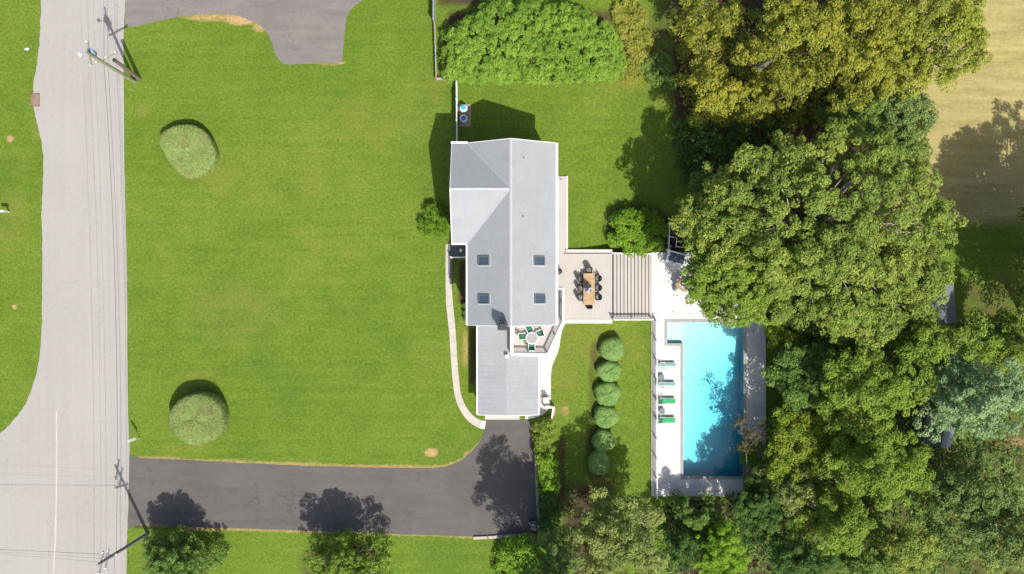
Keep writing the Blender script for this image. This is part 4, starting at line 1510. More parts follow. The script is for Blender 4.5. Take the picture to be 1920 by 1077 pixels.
b1, t1 = P(253, 154, 0), P(161, 97, 10.6)
pole1 = utility_pole(b1, t1, M['green_pole'], 'green tinted utility pole with a pale blue transformer can', [(9.9, 2.2, math.radians(100), 0), (7.7, 2.0, math.radians(28), .55)])
q = P(168.5, 103.5, 9.2)
MB().lathe(q + Vector((.1, .22, -.6)), [(.2, 0), (.28, .06), (.28, .9), (.22, 1.0)], 16).build('transformer', M['blue_glaze'], pole1, True)
MB().lathe(q + Vector((.1, .22, .42)), [(.07, 0), (.09, .1), (.04, .25)], 8).build('bushing', M['white'], pole1)
MB().lathe(q + Vector((-.5, -.12, .55)), [(.12, 0), (.16, .1), (.09, .3)], 10).build('street_light', M['white'], pole1)
MB().tube([q + Vector((0, 0, .4)), q + Vector((-.5, -.12, .6))], .03, 6).build('lamp_arm', M['grey_metal'], pole1)
b2, t2 = P(277.5, 1001, 0), P(183, 1059, 10.6)
pole2 = utility_pole(b2, t2, M['grey_pole'], 'plain grey utility pole at the side street corner', [(9.9, 1.9, math.radians(80), 0), (8.8, 1.6, math.radians(80), 0), (7.5, 1.3, math.radians(15), -.3)])
bs, ts = P(262, 149, 0), P(214.5, 113, 5.4)
st = thing('stub_pole', bs, 'short leaning brown stub pole beside the transformer pole', 'pole')
MB().tube([bs + Vector((0, 0, -.2)), ts], [.19, .16], 10).build('pole', M['pole_wood'], st)
MB().lathe(ts + Vector((0, 0, -.02)), [(.17, 0), (.18, .05), (.1, .12)], 10).build('cap', M['dark_metal'], st)
a, c = P(316, 1004.5, 0), P(291, 1020.5, 3.2)
gp = thing('guy_post', a, 'short pale grey metal post near the side street pole', 'post')
MB().tube([a, c], [.10, .07], 8).build('post', M['grey_metal'], gp)
MB().lathe(c, [(.08, 0), (.09, .05), (.03, .09)], 8).build('cap', M['dark_metal'], gp)
MB().lathe(a, [(.2, 0), (.2, .04), (.12, .07)], 8).build('foot', M['stone'], gp)


def wire(pa, pb, sag, r, label, group='overhead cables along the road', n=18):
    pa, pb = Vector(pa), Vector(pb)
    pts = [pa + (pb - pa) * (i / n) + Vector((0, 0, -sag * 4 * (i / n) * (1 - i / n))) for i in range(n + 1)]
    o = MB().tube(pts, r, 4, False).build('overhead_cable', M['wire'])
    tag(recentre(o, pa), label, 'cable', group)


def on_pole(b, t, z):
    return b + (t - b) * (z / t.z)


for dx, sag, w_ in ((-1.0, .6, 'outermost over the road'), (0.1, .62, 'in the middle'), (1.0, .6, 'nearest the lawn')):
    o1, o2 = on_pole(b1, t1, 10.1) + Vector((dx * .5, 0, 0)), on_pole(b2, t2, 10.1) + Vector((dx * .5, 0, 0))
    wire(o1, o2, sag, .006, 'thin power line between the two utility poles, %s of the three' % w_)
    wire(o1, o1 + Vector((-2.0 + dx * .3, 48, .3)), .5, .006, 'thin power line leaving the transformer pole, %s of its three' % w_, 'power lines leaving the transformer pole')
for z_, sag, r, w_ in ((7.0, 1.1, .017, 'upper thicker'), (6.2, 1.0, .012, 'lower')):
    wire(on_pole(b1, t1, z_), on_pole(b2, t2, z_), sag, r, w_ + ' dark telephone cable sagging between the two utility poles', 'telephone cables along the road')
    wire(on_pole(b1, t1, z_), on_pole(b1, t1, z_) + Vector((-1.5, 48, 0)), .9, r, w_ + ' dark telephone cable running away from the transformer pole', 'telephone cables leaving the transformer pole')
for z_, ex, r, w_ in ((9.9, 3.2, .007, 'topmost thin'), (8.8, 2.2, .007, 'middle thin'), (7.5, 1.4, .015, 'lowest and thickest')):
    o1 = on_pole(b2, t2, z_)
    wire(o1, o1 + Vector((-46, ex, 0)), .7, r, w_ + ' cable crossing the side street from the plain grey pole', 'cables crossing the side street')
    wire(o1, o1 + Vector((1.5, -40, 0)), .7, r, w_ + ' cable running off the photo edge from the plain grey pole', 'cables leaving the plain grey pole')

# storm drain
q = G(67, 188)
t = thing('storm_drain', q, 'rusty storm drain grate at the road edge', 'storm drain')
b = MB()
for dx, dy, sx, sy in ((0, .56, .72, .1), (0, -.56, .72, .1), (-.36, 0, .14, 1.22), (.34, 0, .08, 1.22)):
    b.box((q.x + dx, q.y + dy, .05), (sx, sy, .08))
b.build('frame', M['rust'], t)
for i in range(7):
    MB().box((q.x - .24 + i * .085, q.y, .045), (.045, 1.0, .05)).build('grate_bar', M['rust_pale'], t)
MB().box((q.x, q.y, .012), (.6, 1.0, .01)).build('sump', M['riser'], t)
for i in range(3):
    MB().box((q.x, q.y - .25 + i * .25, .02), (.56, .03, .02)).build('cross_bar', M['rust'], t)
# mailbox across the road and slim sign post at the drive mouth
q = G(18, 398)
t = thing('mailbox', q, 'white mailbox on a white post across the road', 'mailbox')
MB().box(q + Vector((0, 0, .55)), (.1, .1, 1.1)).build('post', M['white'], t)
b = MB()
for i in range(9):
    a = math.pi * i / 8
sec = [(-.11, 0), (.11, 0)] + [(.11 * math.cos(math.pi * i / 8), .14 + .11 * math.sin(math.pi * i / 8)) for i in range(9)]
c = q + Vector((-.1, 0, 1.1))
b.add([(c.x - .3, c.y + y, c.z + z) for y, z in sec] + [(c.x + .3, c.y + y, c.z + z) for y, z in sec],
      [tuple(range(11)), tuple(range(11, 22))[::-1]] + [(i, (i + 1) % 11, 11 + (i + 1) % 11, 11 + i) for i in range(11)])
b.build('box', M['white'], t)
MB().box(c + Vector((.31, 0, .12)), (.02, .2, .2)).build('door', M['grey_metal'], t)
MB().box(q + Vector((-.1, -.02, 1.06)), (.7, .08, .06)).build('support_arm', M['white'], t)
q = G(262.5, 822.5)
t = thing('sign_post', q, 'slim white sign post beside the road just above the drive mouth', 'sign post')
tp = P(241, 826.5, 2.55)
MB().tube([q, q * .35 + tp * .65], .035, 6).build('post', M['pvc'], t)
m_ = q * .25 + tp * .75
MB().box((q + (tp - q) * .72), (.07, .26, 1.3), 0, Matrix.Rotation(math.radians(-4), 3, 'Y')).build('sign_board', M['white'], t)
MB().lathe(tp, [(.05, -.05), (.05, .02), (.01, .06)], 6).build('cap', M['white'], t)
b = MB()
q = G(50.5, 92)
r_ = random.Random(3)
b.add([q + Vector((.26 * math.cos(a) * r_.uniform(.7, 1.2), .15 * math.sin(a) * r_.uniform(.7, 1.2), .02)) for a in [i * .785 for i in range(8)]] + [q + Vector((.02, .01, .11))],
      [(i, (i + 1) % 8, 8) for i in range(8)] + [tuple(range(8))[::-1]])
tag(recentre(b.build('flat_stone', M['debris']), q), 'pale flat stone lying on the grass across the road', 'stone')

# sheds half hidden under the trees
def shed(px, py, w, l, rz, label):
    q = G(px, py)
    t = thing('shed', q, label, 'shed')
    R = Matrix.Rotation(rz, 3, 'Z')
    b = MB()
    sec = [(-w / 2, 0), (w / 2, 0), (w / 2, 2.2), (0, 3.0), (-w / 2, 2.2)]
    b.add([q + R @ Vector((x, -l / 2, z)) for x, z in sec] + [q + R @ Vector((x, l / 2, z)) for x, z in sec],
          [(0, 1, 2, 3, 4), (9, 8, 7, 6, 5), (0, 5, 6, 1), (1, 6, 7, 2), (4, 9, 5, 0), (2, 7, 8, 3), (3, 8, 9, 4)])
    b.build('wall', M['shed_wall'], t)
    for s in (-1, 1):
        b = MB()
        b.slab([q + R @ Vector((s * (w / 2 + .2), -l / 2 - .2, 2.17)), q + R @ Vector((0.0, -l / 2 - .2, 3.09)), q + R @ Vector((0.0, l / 2 + .2, 3.09)), q + R @ Vector((s * (w / 2 + .2), l / 2 + .2, 2.17))][::-s], .06)
        b.build('roof', M['shed_roof'], t)
    MB().box(q + R @ Vector((w / 2 + .02, 0, .95)), (.06, .9, 1.8), rz).build('door', M['grey_metal'], t)
    return t


shed(1741, 570, 2.6, 3.2, math.radians(4), 'small slate roofed shed peeping out beside the tan field')
shed(1742, 800, 2.4, 2.6, math.radians(-12), 'dark roofed shed almost hidden between blue green and lime crowns')

# ---------------------------------------------------------------- vegetation
def leaf_mesh(name, cen, rad, per, leaf, rng, flat=.85, up=.5, narrow=.62, spread=.36, droop=0.0):
    """cen (n,3), rad (n,), per (n,) -> mesh of single leaf blades spread through the clumps"""
    idx = np.repeat(np.arange(len(cen)), per)
    n = len(idx)
    d = rng.normal(size=(n, 3))
    d /= np.linalg.norm(d, axis=1, keepdims=True)
    low = d[:, 2] < -.25
    d[low, 2] *= -1
    rr = rad[idx] * (.45 + .6 * rng.random(n) ** .6)
    p = cen[idx] + d * rr[:, None] * np.array([1, 1, flat])
    nm = d * .9 + np.array([0, 0, up]) + rng.normal(size=(n, 3)) * spread
    nm /= np.linalg.norm(nm, axis=1, keepdims=True)
    q = rng.normal(size=(n, 3)) + d * .6 - np.array([0, 0, droop])
    t = q - nm * np.sum(q * nm, 1, keepdims=True)
    t /= np.linalg.norm(t, axis=1, keepdims=True)
    b = np.cross(nm, t)
    L = (leaf * (.55 + .9 * rng.random(n)))[:, None]
    v = np.stack([p - t * L * .5, p + b * L * narrow * .5 - t * L * .05, p + t * L * .5 - nm * L * .12, p - b * L * narrow * .5 - t * L * .05], 1).reshape(-1, 3)
    me = bpy.data.meshes.new(name)
    me.vertices.add(4 * n)
    me.vertices.foreach_set('co', v.astype(np.float32).ravel())
    me.loops.add(4 * n)
    me.loops.foreach_set('vertex_index', np.arange(4 * n, dtype=np.int32))
    me.polygons.add(n)
    me.polygons.foreach_set('loop_start', np.arange(0, 4 * n, 4, dtype=np.int32))
    me.update(calc_edges=True)
    return me


def spaced(rng, n, sep, tries=14):
    """points in the unit disc, roughly sep apart"""
    out = np.zeros((0, 2))
    for _ in range(n * tries):
        r, a = math.sqrt(rng.random()), rng.random() * 6.2832
        p = np.array([r * math.cos(a), r * math.sin(a)])
        if len(out) == 0 or np.min(np.hypot(*(out - p).T)) > sep:
            out = np.vstack([out, p])
            if len(out) >= n:
                break
    return out


LEAVES = [0]


def tree(name, px, py, rx, ry, h, mat, label, bark='bark', seed=1, leaf=.30, clump=1.0, dens=1.0, gap=1.0, cat='tree', low=.35, group=None, rim=.12, dome=.75, branch=True, jit=1.0, cone=0.0):
    """crown centre and radii as seen in the photo, h = height of the crown top"""
    rng = np.random.default_rng(seed)
    zc = h * .72
    ctr = P(px, py, zc)
    zg = float(gz(ctr.x / S))
    ctr.z = zg
    k = (H - zc) / H
    Rx, Ry = rx * S * k, ry * S * k
    t = thing(name, ctr, label, cat, group)
    area = math.pi * Rx * Ry
    bough = 1.75 * clump
    n = max(4, int(area / (2.3 * bough * bough) * gap * 1.25))
    pts = spaced(rng, n, 1.02 * bough * math.sqrt(1 / gap) ** .5 / math.sqrt(Rx * Ry), 30)
    a = np.arctan2(pts[:, 1], pts[:, 0])
    ph = rng.random(4) * 6.28
    outl = 1 + rim * np.sin(3 * a + ph[0]) + rim * .7 * np.sin(5 * a + ph[1]) + rim * .5 * np.sin(8 * a + ph[2])
    rr = np.hypot(pts[:, 0], pts[:, 1])
    x, y = pts[:, 0] * outl * max(.3, Rx - .75 * bough), pts[:, 1] * outl * max(.3, Ry - .75 * bough)
    zb = h * low
    z = zb + (h - zb) * np.sqrt(np.clip(1 - dome * rr ** 2, 0.02, 1)) + (rng.random(len(x)) - .62) * 1.9 * bough * jit - .3 * bough
    z = (1 - cone) * z + cone * (zb + (h - zb) * (1 - rr))
    z = np.maximum(z, zb * .7)
    top = np.stack([x, y, z], -1)
    brad = bough * (.75 + .5 * rng.random(len(x)))
    # each bough carries tufts over its upper side
    nt = 15
    d = rng.normal(size=(len(top), nt, 3))
    d /= np.linalg.norm(d, axis=2, keepdims=True)
    d[..., 2] = np.abs(d[..., 2]) * .9 - .12
    cen = (top[:, None, :] + d * (brad[:, None, None] * (.45 + .65 * rng.random((len(top), nt, 1)))) * np.array([1, 1, .8])).reshape(-1, 3)
    rad = (np.repeat(brad, nt) * (.20 + .22 * rng.random(len(cen)) ** 1.5))
    m = int(len(top) * 3.2)
    sel = rng.integers(0, len(x), m)
    lowc = np.stack([x[sel] * (.7 + .3 * rng.random(m)), y[sel] * (.7 + .3 * rng.random(m)), zb + (z[sel] - zb) * (.1 + .6 * rng.random(m))], -1) + rng.normal(size=(m, 3)) * .45 * bough
    lowc[:, 2] = np.maximum(lowc[:, 2], zb * .6)
    ntop = len(cen)
    cen = np.concatenate([cen, lowc])
    rad = np.concatenate([rad, bough * (.42 + .3 * rng.random(m))])
    leaf = leaf * .70
    la = .32 * leaf * leaf * 1.1
    per = np.maximum(8, (2 * math.pi * rad ** 2 / la * .85 * dens)).astype(int)
    per[ntop:] = (per[ntop:] * .6).astype(int)
    me = leaf_mesh('crown', cen, rad, per, leaf, rng)
    me.materials.append(M[mat])
    cr = link('crown', me, t)
    LEAVES[0] += int(per.sum())
    # trunk and limbs
    b = MB()
    hub = Vector((0, 0, h * .42))
    tr = max(.08, .02 * h + .012 * Rx)
    b.tube([(0, 0, -.3), (.05 * tr, 0, .3), (0.0, 0, h * .25), hub], [tr * 1.5, tr * 1.1, tr * .9, tr * .75], 8)
    b.v = [tuple(Vector(p) + ctr) for p in b.v]
    b.build('trunk', M[bark], t, True)
    b = MB()
    nl = min(len(top), max(6, int(len(top) * .7)))
    for i in rng.permutation(len(top))[:nl]:
        e = Vector(top[i]) + Vector((0, 0, .25 * clump))
        mid = hub.lerp(e, .55) + Vector(rng.normal(size=3) * .25) + Vector((0, 0, .35))
        b.tube([hub + Vector((0, 0, -.4)), mid, e], [tr * .34, tr * .2, .03], 5)
    b.v = [tuple(Vector(p) + ctr) for p in b.v]
    tag(b.build('branches', M[bark], t, True), kind='stuff')
    return t


def clipped(name, px, py, rx, ry, h, mat, label, group=None, power=3.2, leaf=.10, seed=1, egg=0.0, cat='shrub', n=9000, rot=0.0, wob=.02, outline=None):
    """a sheared bush: bumpy solid core plus a skin of small leaves"""
    rng = np.random.default_rng(seed)
    q = G(px, py)
    q = P(px, py, q.z + h * .5)
    q.z = float(gz(q.x / S))
    Rx, Ry = rx * S, ry * S
    t = thing(name, q, label, cat, group)

    ang_r = None
    if outline:
        oa = np.array([math.atan2(-(b_ - py), a_ - px) for a_, b_ in outline])
        orr = np.array([math.hypot(a_ - px, b_ - py) / rx for a_, b_ in outline])
        o_ = np.argsort(oa)
        ang_r = (np.concatenate([oa[o_] - 2 * math.pi, oa[o_], oa[o_] + 2 * math.pi]), np.tile(orr[o_], 3))

    def surf(th, f):
        # f 0..1 from rim at the ground to the top
        r = np.where(f < .5, 1 - .06 * (1 - f / .5) ** 2, (1 - (np.clip((f - .5) / .5, 0, 1)) ** power) ** (1 / power) * 1.0)
        zz = np.where(f < .5, f / .5 * .45, .45 + .55 * np.sin(np.clip((f - .5) / .5, 0, 1) * math.pi / 2) ** 1.0)
        wobv = 1 + wob * np.sin(3 * th + seed) + wob * .7 * np.sin(5 * th + 2 * seed) + egg * np.cos(th - rot)
        if ang_r is not None:
            wobv = wobv * np.interp((th + math.pi) % (2 * math.pi) - math.pi, *ang_r)
        return np.stack([r * wobv * Rx * np.cos(th), r * wobv * Ry * np.sin(th), zz * h * (1 + .03 * np.sin(4 * th + seed))], -1)
    na, nf = 36, 14
    th, f = np.meshgrid(np.linspace(0, 2 * math.pi, na, endpoint=False), 1 - np.linspace(1, .0, nf) ** 1.6 * .9999 - .0001)
    v = (surf(th.ravel(), f.ravel()) * np.array([.965, .965, .965])).tolist()
    v = [tuple(np.array(p) + np.array(q)) for p in v]
    fs = [(i * na + j, i * na + (j + 1) % na, (i + 1) * na + (j + 1) % na, (i + 1) * na + j) for i in range(nf - 1) for j in range(na)]
    b = MB()
    b.add(v, fs + [tuple((nf - 1) * na + j for j in range(na))])
    b.build('bush_core', M[mat], t, True)
    # leaves on the skin, evenly by area
    u1 = rng.random(n)
    f = np.where(rng.random(n) < .62, 1 - .5 * np.sqrt(u1) * 1.0, u1 * .5)
    # top disc: choose radius uniformly by area instead
    topm = rng.random(n) < .72
    rho = np.sqrt(rng.random(n))
    ft = .5 + .5 * (1 - rho ** power) ** (1 / power)
    f = np.where(topm, np.clip(ft, .5, .99999), f * .999)
    th = rng.random(n) * 2 * math.pi
    p0 = surf(th, f)
    e = .01
    du = surf(th + e, f) - surf(th - e, f)
    dv = surf(th, np.clip(f + .001, 0, 1)) - surf(th, np.clip(f - .001, 0, 1))
    nm = np.cross(du, dv)
    nm[f > .9975] = (0, 0, 1.0)
    ln = np.linalg.norm(nm, axis=1, keepdims=True)
    nm = np.where(ln > 1e-9, nm / np.maximum(ln, 1e-9), np.array([0, 0, 1.0]))
    p0 = p0 + nm * (rng.random((n, 1)) - .4) * .05
    nm = nm + rng.normal(size=(n, 3)) * .5
    nm /= np.linalg.norm(nm, axis=1, keepdims=True)
    qv = rng.normal(size=(n, 3))
    tt = qv - nm * np.sum(qv * nm, 1, keepdims=True)
    tt /= np.linalg.norm(tt, axis=1, keepdims=True)
    bb = np.cross(nm, tt)
    L = (leaf * (.6 + .8 * rng.random(n)))[:, None]
    vv = np.stack([p0 - tt * L * .5, p0 + bb * L * .34, p0 + tt * L * .5, p0 - bb * L * .34], 1).reshape(-1, 3)
    me = bpy.data.meshes.new('foliage')
    me.vertices.add(4 * n)
    me.vertices.foreach_set('co', vv.astype(np.float32).ravel())
    me.loops.add(4 * n)
    me.loops.foreach_set('vertex_index', np.arange(4 * n, dtype=np.int32))
    me.polygons.add(n)
    me.polygons.foreach_set('loop_start', np.arange(0, 4 * n, 4, dtype=np.int32))
    me.update(calc_edges=True)
    me.materials.append(M[mat])
    link('foliage', me, t)
    LEAVES[0] += n
    return t


def mass(name, polys, mat, label, cat, hgt, clump, leaf, seed=1, kind=None, dens=1.0, narrow=.5, base=None, group=None, up=.8, spread=.36):
    """a shrub mass filling a photo outline: clumps heaped to a rounded top"""
    rng = np.random.default_rng(seed)
    poly = np.array(polys, float)
    x0, y0 = poly.min(0)
    x1, y1 = poly.max(0)
    n = int((x1 - x0) * (y1 - y0) * S * S / (clump * clump * .8))
    X, Y = rng.uniform(x0, x1, n), rng.uniform(y0, y1, n)
    ins = np.zeros(n, bool)
    dist = np.full(n, 1e9)
    m = len(poly)
    for i in range(m):
        ax, ay = poly[i]
        bx, by = poly[(i + 1) % m]
        c = ((ay > Y) != (by > Y)) & (X < (bx - ax) * (Y - ay) / (by - ay + 1e-9) + ax)
        ins ^= c
        tt = np.clip(((X - ax) * (bx - ax) + (Y - ay) * (by - ay)) / ((bx - ax) ** 2 + (by - ay) ** 2 + 1e-9), 0, 1)
        dist = np.minimum(dist, np.hypot(X - ax - tt * (bx - ax), Y - ay - tt * (by - ay)))
    X, Y, dist = X[ins], Y[ins], dist[ins] * S
    f = np.clip(dist / min(1.4, max(.5, hgt * .5)), 0, 1)
    top = hgt * (.25 + .75 * np.sqrt(1 - (1 - f) ** 2)) * (.9 + .18 * rng.random(len(X)))
    k = (H - top * .8) / H
    wx, wy = (X - 960) * S * k, -(Y - 538.5) * S * k
    zg = gz(wx / S)
    z = zg + np.maximum(.1, top - clump * .6)
    cen = np.stack([wx, wy, z], -1)
    o3 = np.array([wx.mean(), wy.mean(), zg.mean()])
    low = cen.copy()
    low[:, 2] = zg + (low[:, 2] - zg) * (.2 + .45 * rng.random(len(low)))
    cen = np.concatenate([cen, low]) - o3
    rad = clump * (.6 + .5 * rng.random(len(cen)))
    la = leaf * leaf * narrow * .55
    per = np.maximum(6, 2 * math.pi * rad ** 2 / la * .5 * dens).astype(int)
    per[len(X):] = (per[len(X):] * .5).astype(int)
    me = leaf_mesh('foliage', cen, rad, per, leaf, rng, narrow=narrow, up=up, spread=spread)
    me.materials.append(M[mat])
    LEAVES[0] += int(per.sum())
    if kind:
        o = link(name, me)
        o.location = o3
        return tag(o, label, cat, group, kind)
    t = thing(name, o3, label, cat, group)
    link('foliage', me, t)
    b = MB()
    for i in rng.permutation(len(X))[:max(5, min(40, len(X) // 4))]:
        e = Vector(cen[i]) + Vector(o3)
        g0 = Vector((wx[i] * .7 + o3[0] * .3, wy[i] * .7 + o3[1] * .3, zg[i] - .1))
        b.tube([g0, g0.lerp(e, .6) + Vector((0, 0, .2)), e], [.05, .035, .015], 4)
    tag(b.build('stems', M['bark_dark'], t), kind='stuff')
    return t


# the clipped bushes on the front lawn
clipped('clipped_bush', 357, 284, 51, 51, 1.5, 'l_mound', 'wide egg shaped clipped bush on the front lawn near the transformer pole', 'clipped bushes on the front lawn', 4.0, .10, 3, .0, n=22000, wob=.0, outline=smooth_path([(302, 265), (310, 250), (335, 237), (365, 237), (390, 252), (405, 280), (408, 300), (398, 318), (378, 330), (357, 336), (340, 325), (318, 300)], 4, True))
clipped('clipped_bush', 372.5, 785, 52, 50, 2.35, 'l_mound', 'tall round clipped bush with brown bare spots on the front lawn above the drive', 'clipped bushes on the front lawn', 3.2, .10, 5, n=24000, wob=.01, outline=smooth_path([(320, 785), (325, 768), (338, 750), (355, 738), (380, 734), (402, 741), (416, 755), (424, 775), (425, 795), (418, 813), (402, 826), (380, 834), (360, 834), (343, 825), (330, 808), (323, 795)], 3, True))
balls = [(1147, 655, 24, 23, 'l_box', 'first ball bush in the row, the one nearest the deck'), (1142, 696, 23, 20, 'l_box', 'second ball bush from the deck in the row of six'),
         (1139, 738, 25, 23, 'l_box', 'third ball bush from the deck, the widest of the row'), (1136, 781, 24, 21, 'l_box', 'fourth ball bush from the deck, half in tree shade'),
         (1131, 826, 21, 20.5, 'l_box', 'fifth ball bush from the deck, dark in the tree shade'), (1123, 867, 20.5, 23.5, 'l_box', 'last ball bush of the row, the farthest from the deck')]
for i, (x, y, rx, ry, m_, lab) in enumerate(balls):
    clipped('ball_bush', x, y, rx, ry, 1.5, m_, lab, 'ball bushes in a row behind the house', 2.3, .085, 11 + i, n=7500, wob=.045)

# shrubs
mass('arching_shrub', smooth_path([(838, 150), (832, 105), (836, 70), (858, 45), (886, 30), (905, 10), (960, -6), (1010, 4), (1050, 8), (1095, 22), (1130, 40), (1155, 62), (1172, 100), (1170, 138), (1120, 147), (1040, 152), (940, 152), (880, 154)], 3, True),
     'l_hedge', 'huge arching bright green shrub along the back lawn fence', 'shrub', 3.6, .42, .27, 21, narrow=.28, dens=1.2, up=.9, spread=.42)
mass('lime_shrub', smooth_path([(829, 150), (828, 100), (834, 62), (850, 52), (876, 60), (878, 110), (872, 152)], 3, True), 'l_lime', 'yellow green shrub at the fence end of the huge arching shrub', 'shrub', 2.6, .5, .2, 22)
mass('weed_patch', smooth_path([(1150, -10), (1195, -10), (1215, 20), (1226, 70), (1220, 110), (1212, 138), (1168, 142), (1178, 90), (1160, 45)], 3, True), 'l_straw', 'tall yellowing weeds between the arching shrub and the olive tree', 'weeds', 1.0, .45, .2, 23, kind='stuff')
mass('green_thicket', smooth_path([(1205, 110), (1240, 90), (1270, 120), (1268, 160), (1225, 150)], 3, True), 'l_mid', 'low dark green thicket under the olive tree edge', 'shrub', 1.2, .45, .18, 24)
def oval(cx, cy, rx, ry, wob=.06, ph=0.0, n=22):
    return [(cx + rx * (1 + wob * math.sin(3 * a + ph)) * math.cos(a), cy + ry * (1 + wob * math.sin(2 * a + ph)) * math.sin(a)) for a in (6.2832 * i / n for i in range(n))]


mass('round_shrub', oval(815, 414, 30, 34, .05, 1), 'l_soft', 'bright green shrub against the house wall by the front porch', 'shrub', 1.5, .36, .14, 31)
mass('round_shrub', oval(1197, 432, 54, 46, .05, 2), 'l_bright', 'wide bright green shrub at the head of the deck steps', 'shrub', 2.9, .48, .17, 32)
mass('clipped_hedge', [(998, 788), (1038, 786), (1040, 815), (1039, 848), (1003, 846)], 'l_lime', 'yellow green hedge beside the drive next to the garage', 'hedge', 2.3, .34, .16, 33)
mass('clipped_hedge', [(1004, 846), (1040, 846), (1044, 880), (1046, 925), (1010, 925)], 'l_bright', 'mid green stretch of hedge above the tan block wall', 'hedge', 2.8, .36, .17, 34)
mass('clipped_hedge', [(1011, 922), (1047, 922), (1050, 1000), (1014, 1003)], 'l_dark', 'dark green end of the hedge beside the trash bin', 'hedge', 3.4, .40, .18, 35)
mass('lime_shrub', smooth_path([(940, 1014), (985, 1006), (1020, 1015), (1012, 1050), (1000, 1090), (930, 1090)], 3, True), 'l_bright', 'bright low shrub past the end of the asphalt drive', 'shrub', 1.6, .45, .2, 36)
for x, y, lab in ((872, 573, 'tiny clipped shrub by the house wall, nearest the porch'), (872.5, 586, 'tiny clipped shrub by the house wall, the middle one of three'), (873, 597, 'tiny clipped shrub by the house wall, nearest the garage')):
    clipped('wall_shrub', x, y, 5.5, 5, .7, 'l_mid', lab, 'tiny shrubs along the front wall', 2.2, .07, int(y), n=500)

T = tree
# top edge: olive oaks
T('oak_tree', 1365, 150, 88, 70, 11, 'l_olive', 'sparse yellow olive tree reaching over the back lawn corner', seed=41, leaf=.30, clump=.85, gap=.62, dens=.9, low=.4, rim=.22)
T('oak_tree', 1345, 25, 75, 45, 9, 'l_olive', 'thin yellow olive tree at the photo edge beside the weed patch', seed=42, leaf=.30, clump=.8, gap=.42, dens=.9, low=.4, rim=.25)
T('oak_tree', 1500, 60, 105, 90, 15, 'l_olive', 'broad yellow olive tree with pale bare limbs showing', seed=43, leaf=.29, clump=.8, gap=.72, jit=1.3, rim=.16)
T('oak_tree', 1470, 170, 60, 55, 11, 'l_olive', 'small golden olive crown hanging over dark ground', seed=44, leaf=.28, clump=.75, gap=.75, jit=1.3, rim=.2)
T('oak_tree', 1630, 75, 105, 115, 16, 'l_olive', 'tall olive crown between two others at the top edge', seed=45, leaf=.28, clump=.8, gap=.85, jit=1.3, rim=.14)
T('oak_tree', 1772, 62, 118, 112, 15, 'l_olive_green', 'olive green tree overlooking the tan field', seed=46, leaf=.28, clump=.78, gap=.95, jit=1.2, rim=.12)
T('maple_tree', 1706, 200, 66, 56, 10, 'l_grey', 'small grey green tree at the tan field corner', seed=47, leaf=.24, clump=.7, gap=1.1, bark='bark')
T('maple_tree', 1625, 215, 75, 50, 10, 'l_mid', 'mid green tree with a forked pale limb below the olive trees', seed=48, leaf=.25, clump=.75, gap=.95)
# the great green crown
T('maple_tree', 1560, 415, 268, 202, 17, 'l_green', 'huge dense green tree, the largest crown, rounded like a dome', seed=51, leaf=.29, clump=.86, gap=1.0, low=.35, dome=.72, rim=.05, jit=.95)
T('maple_tree', 1738, 520, 60, 76, 12.5, 'l_green', 'green tree at the edge of the wood just above the slate roofed shed', seed=56, leaf=.28, clump=.8, gap=1.05)
T('maple_tree', 1700, 262, 48, 42, 8, 'l_mid', 'low mid green tree between the dome crown and the tan field', seed=57, leaf=.25, clump=.7, gap=1.1)
T('maple_tree', 1345, 390, 52, 66, 10, 'l_mid', 'dark green tree beside the pool equipment', seed=53, leaf=.26, clump=.75, gap=1.1)
T('maple_tree', 1396, 520, 106, 100, 14.0, 'l_lime', 'dense lime green tree hanging over the pool corner', seed=54, leaf=.25, clump=.74, gap=1.5, low=.4, rim=.04, dome=.55, jit=.5, dens=1.15)
T('maple_tree', 1625, 590, 108, 78, 12.5, 'l_green', 'green tree below the largest crown, above the dark gap', seed=55, leaf=.28, clump=.8, jit=.7, gap=1.05)
# lower wood
T('maple_tree', 1775, 640, 95, 72, 12.5, 'l_lime', 'lime green tree in front of the slate roofed shed', seed=61, leaf=.27, clump=.9, gap=.9, jit=1.3)
T('maple_tree', 1650, 735, 110, 85, 13, 'l_lime', 'spreading lime green tree in the middle of the lower wood', seed=62, leaf=.27, clump=.9, gap=1.05, jit=1.3)
T('maple_tree', 1535, 715, 82, 80, 7.5, 'l_mid', 'dark mid green tree beside the lawn strip by the pool', seed=63, leaf=.26, clump=.85, gap=1.35, jit=1.3)
T('small_tree', 1490, 615, 42, 40, 6, 'l_yellow', 'small tree with golden tips in the dark gap above the lawn strip', seed=64, leaf=.22, clump=.6, gap=.9)
T('maple_tree', 1540, 835, 98, 72, 7.2, 'l_yellow', 'tree with yellow turning boughs between the pool and the wood', seed=65, leaf=.26, clump=.85, gap=1.35, jit=1.3)
T('maple_tree', 1660, 880, 105, 95, 14, 'l_lime', 'dense lime green tree at the edge of the dark wood', seed=66, leaf=.26, clump=.9, gap=1.15, jit=1.3)
T('maple_tree', 1850, 745, 108, 95, 14, 'l_blue', 'pale blue green tree at the side edge of the wood', seed=67, leaf=.27, clump=.8, gap=.95, jit=1.3)
T('maple_tree', 1918, 640, 42, 60, 10, 'l_lime', 'narrow green tree cut by the photo edge below the tan field', seed=68, leaf=.27, clump=.85, gap=.9)
T('maple_tree', 1868, 625, 42, 45, 7, 'l_mid', 'low dark green tree behind the narrow edge tree', seed=69, leaf=.25, clump=.75, gap=.9)
T('maple_tree', 1845, 960, 100, 120, 12, 'l_grey', 'loose grey green tree with brown gaps in the bottom corner', seed=70, leaf=.26, clump=.75, gap=.62, rim=.2, jit=1.3)
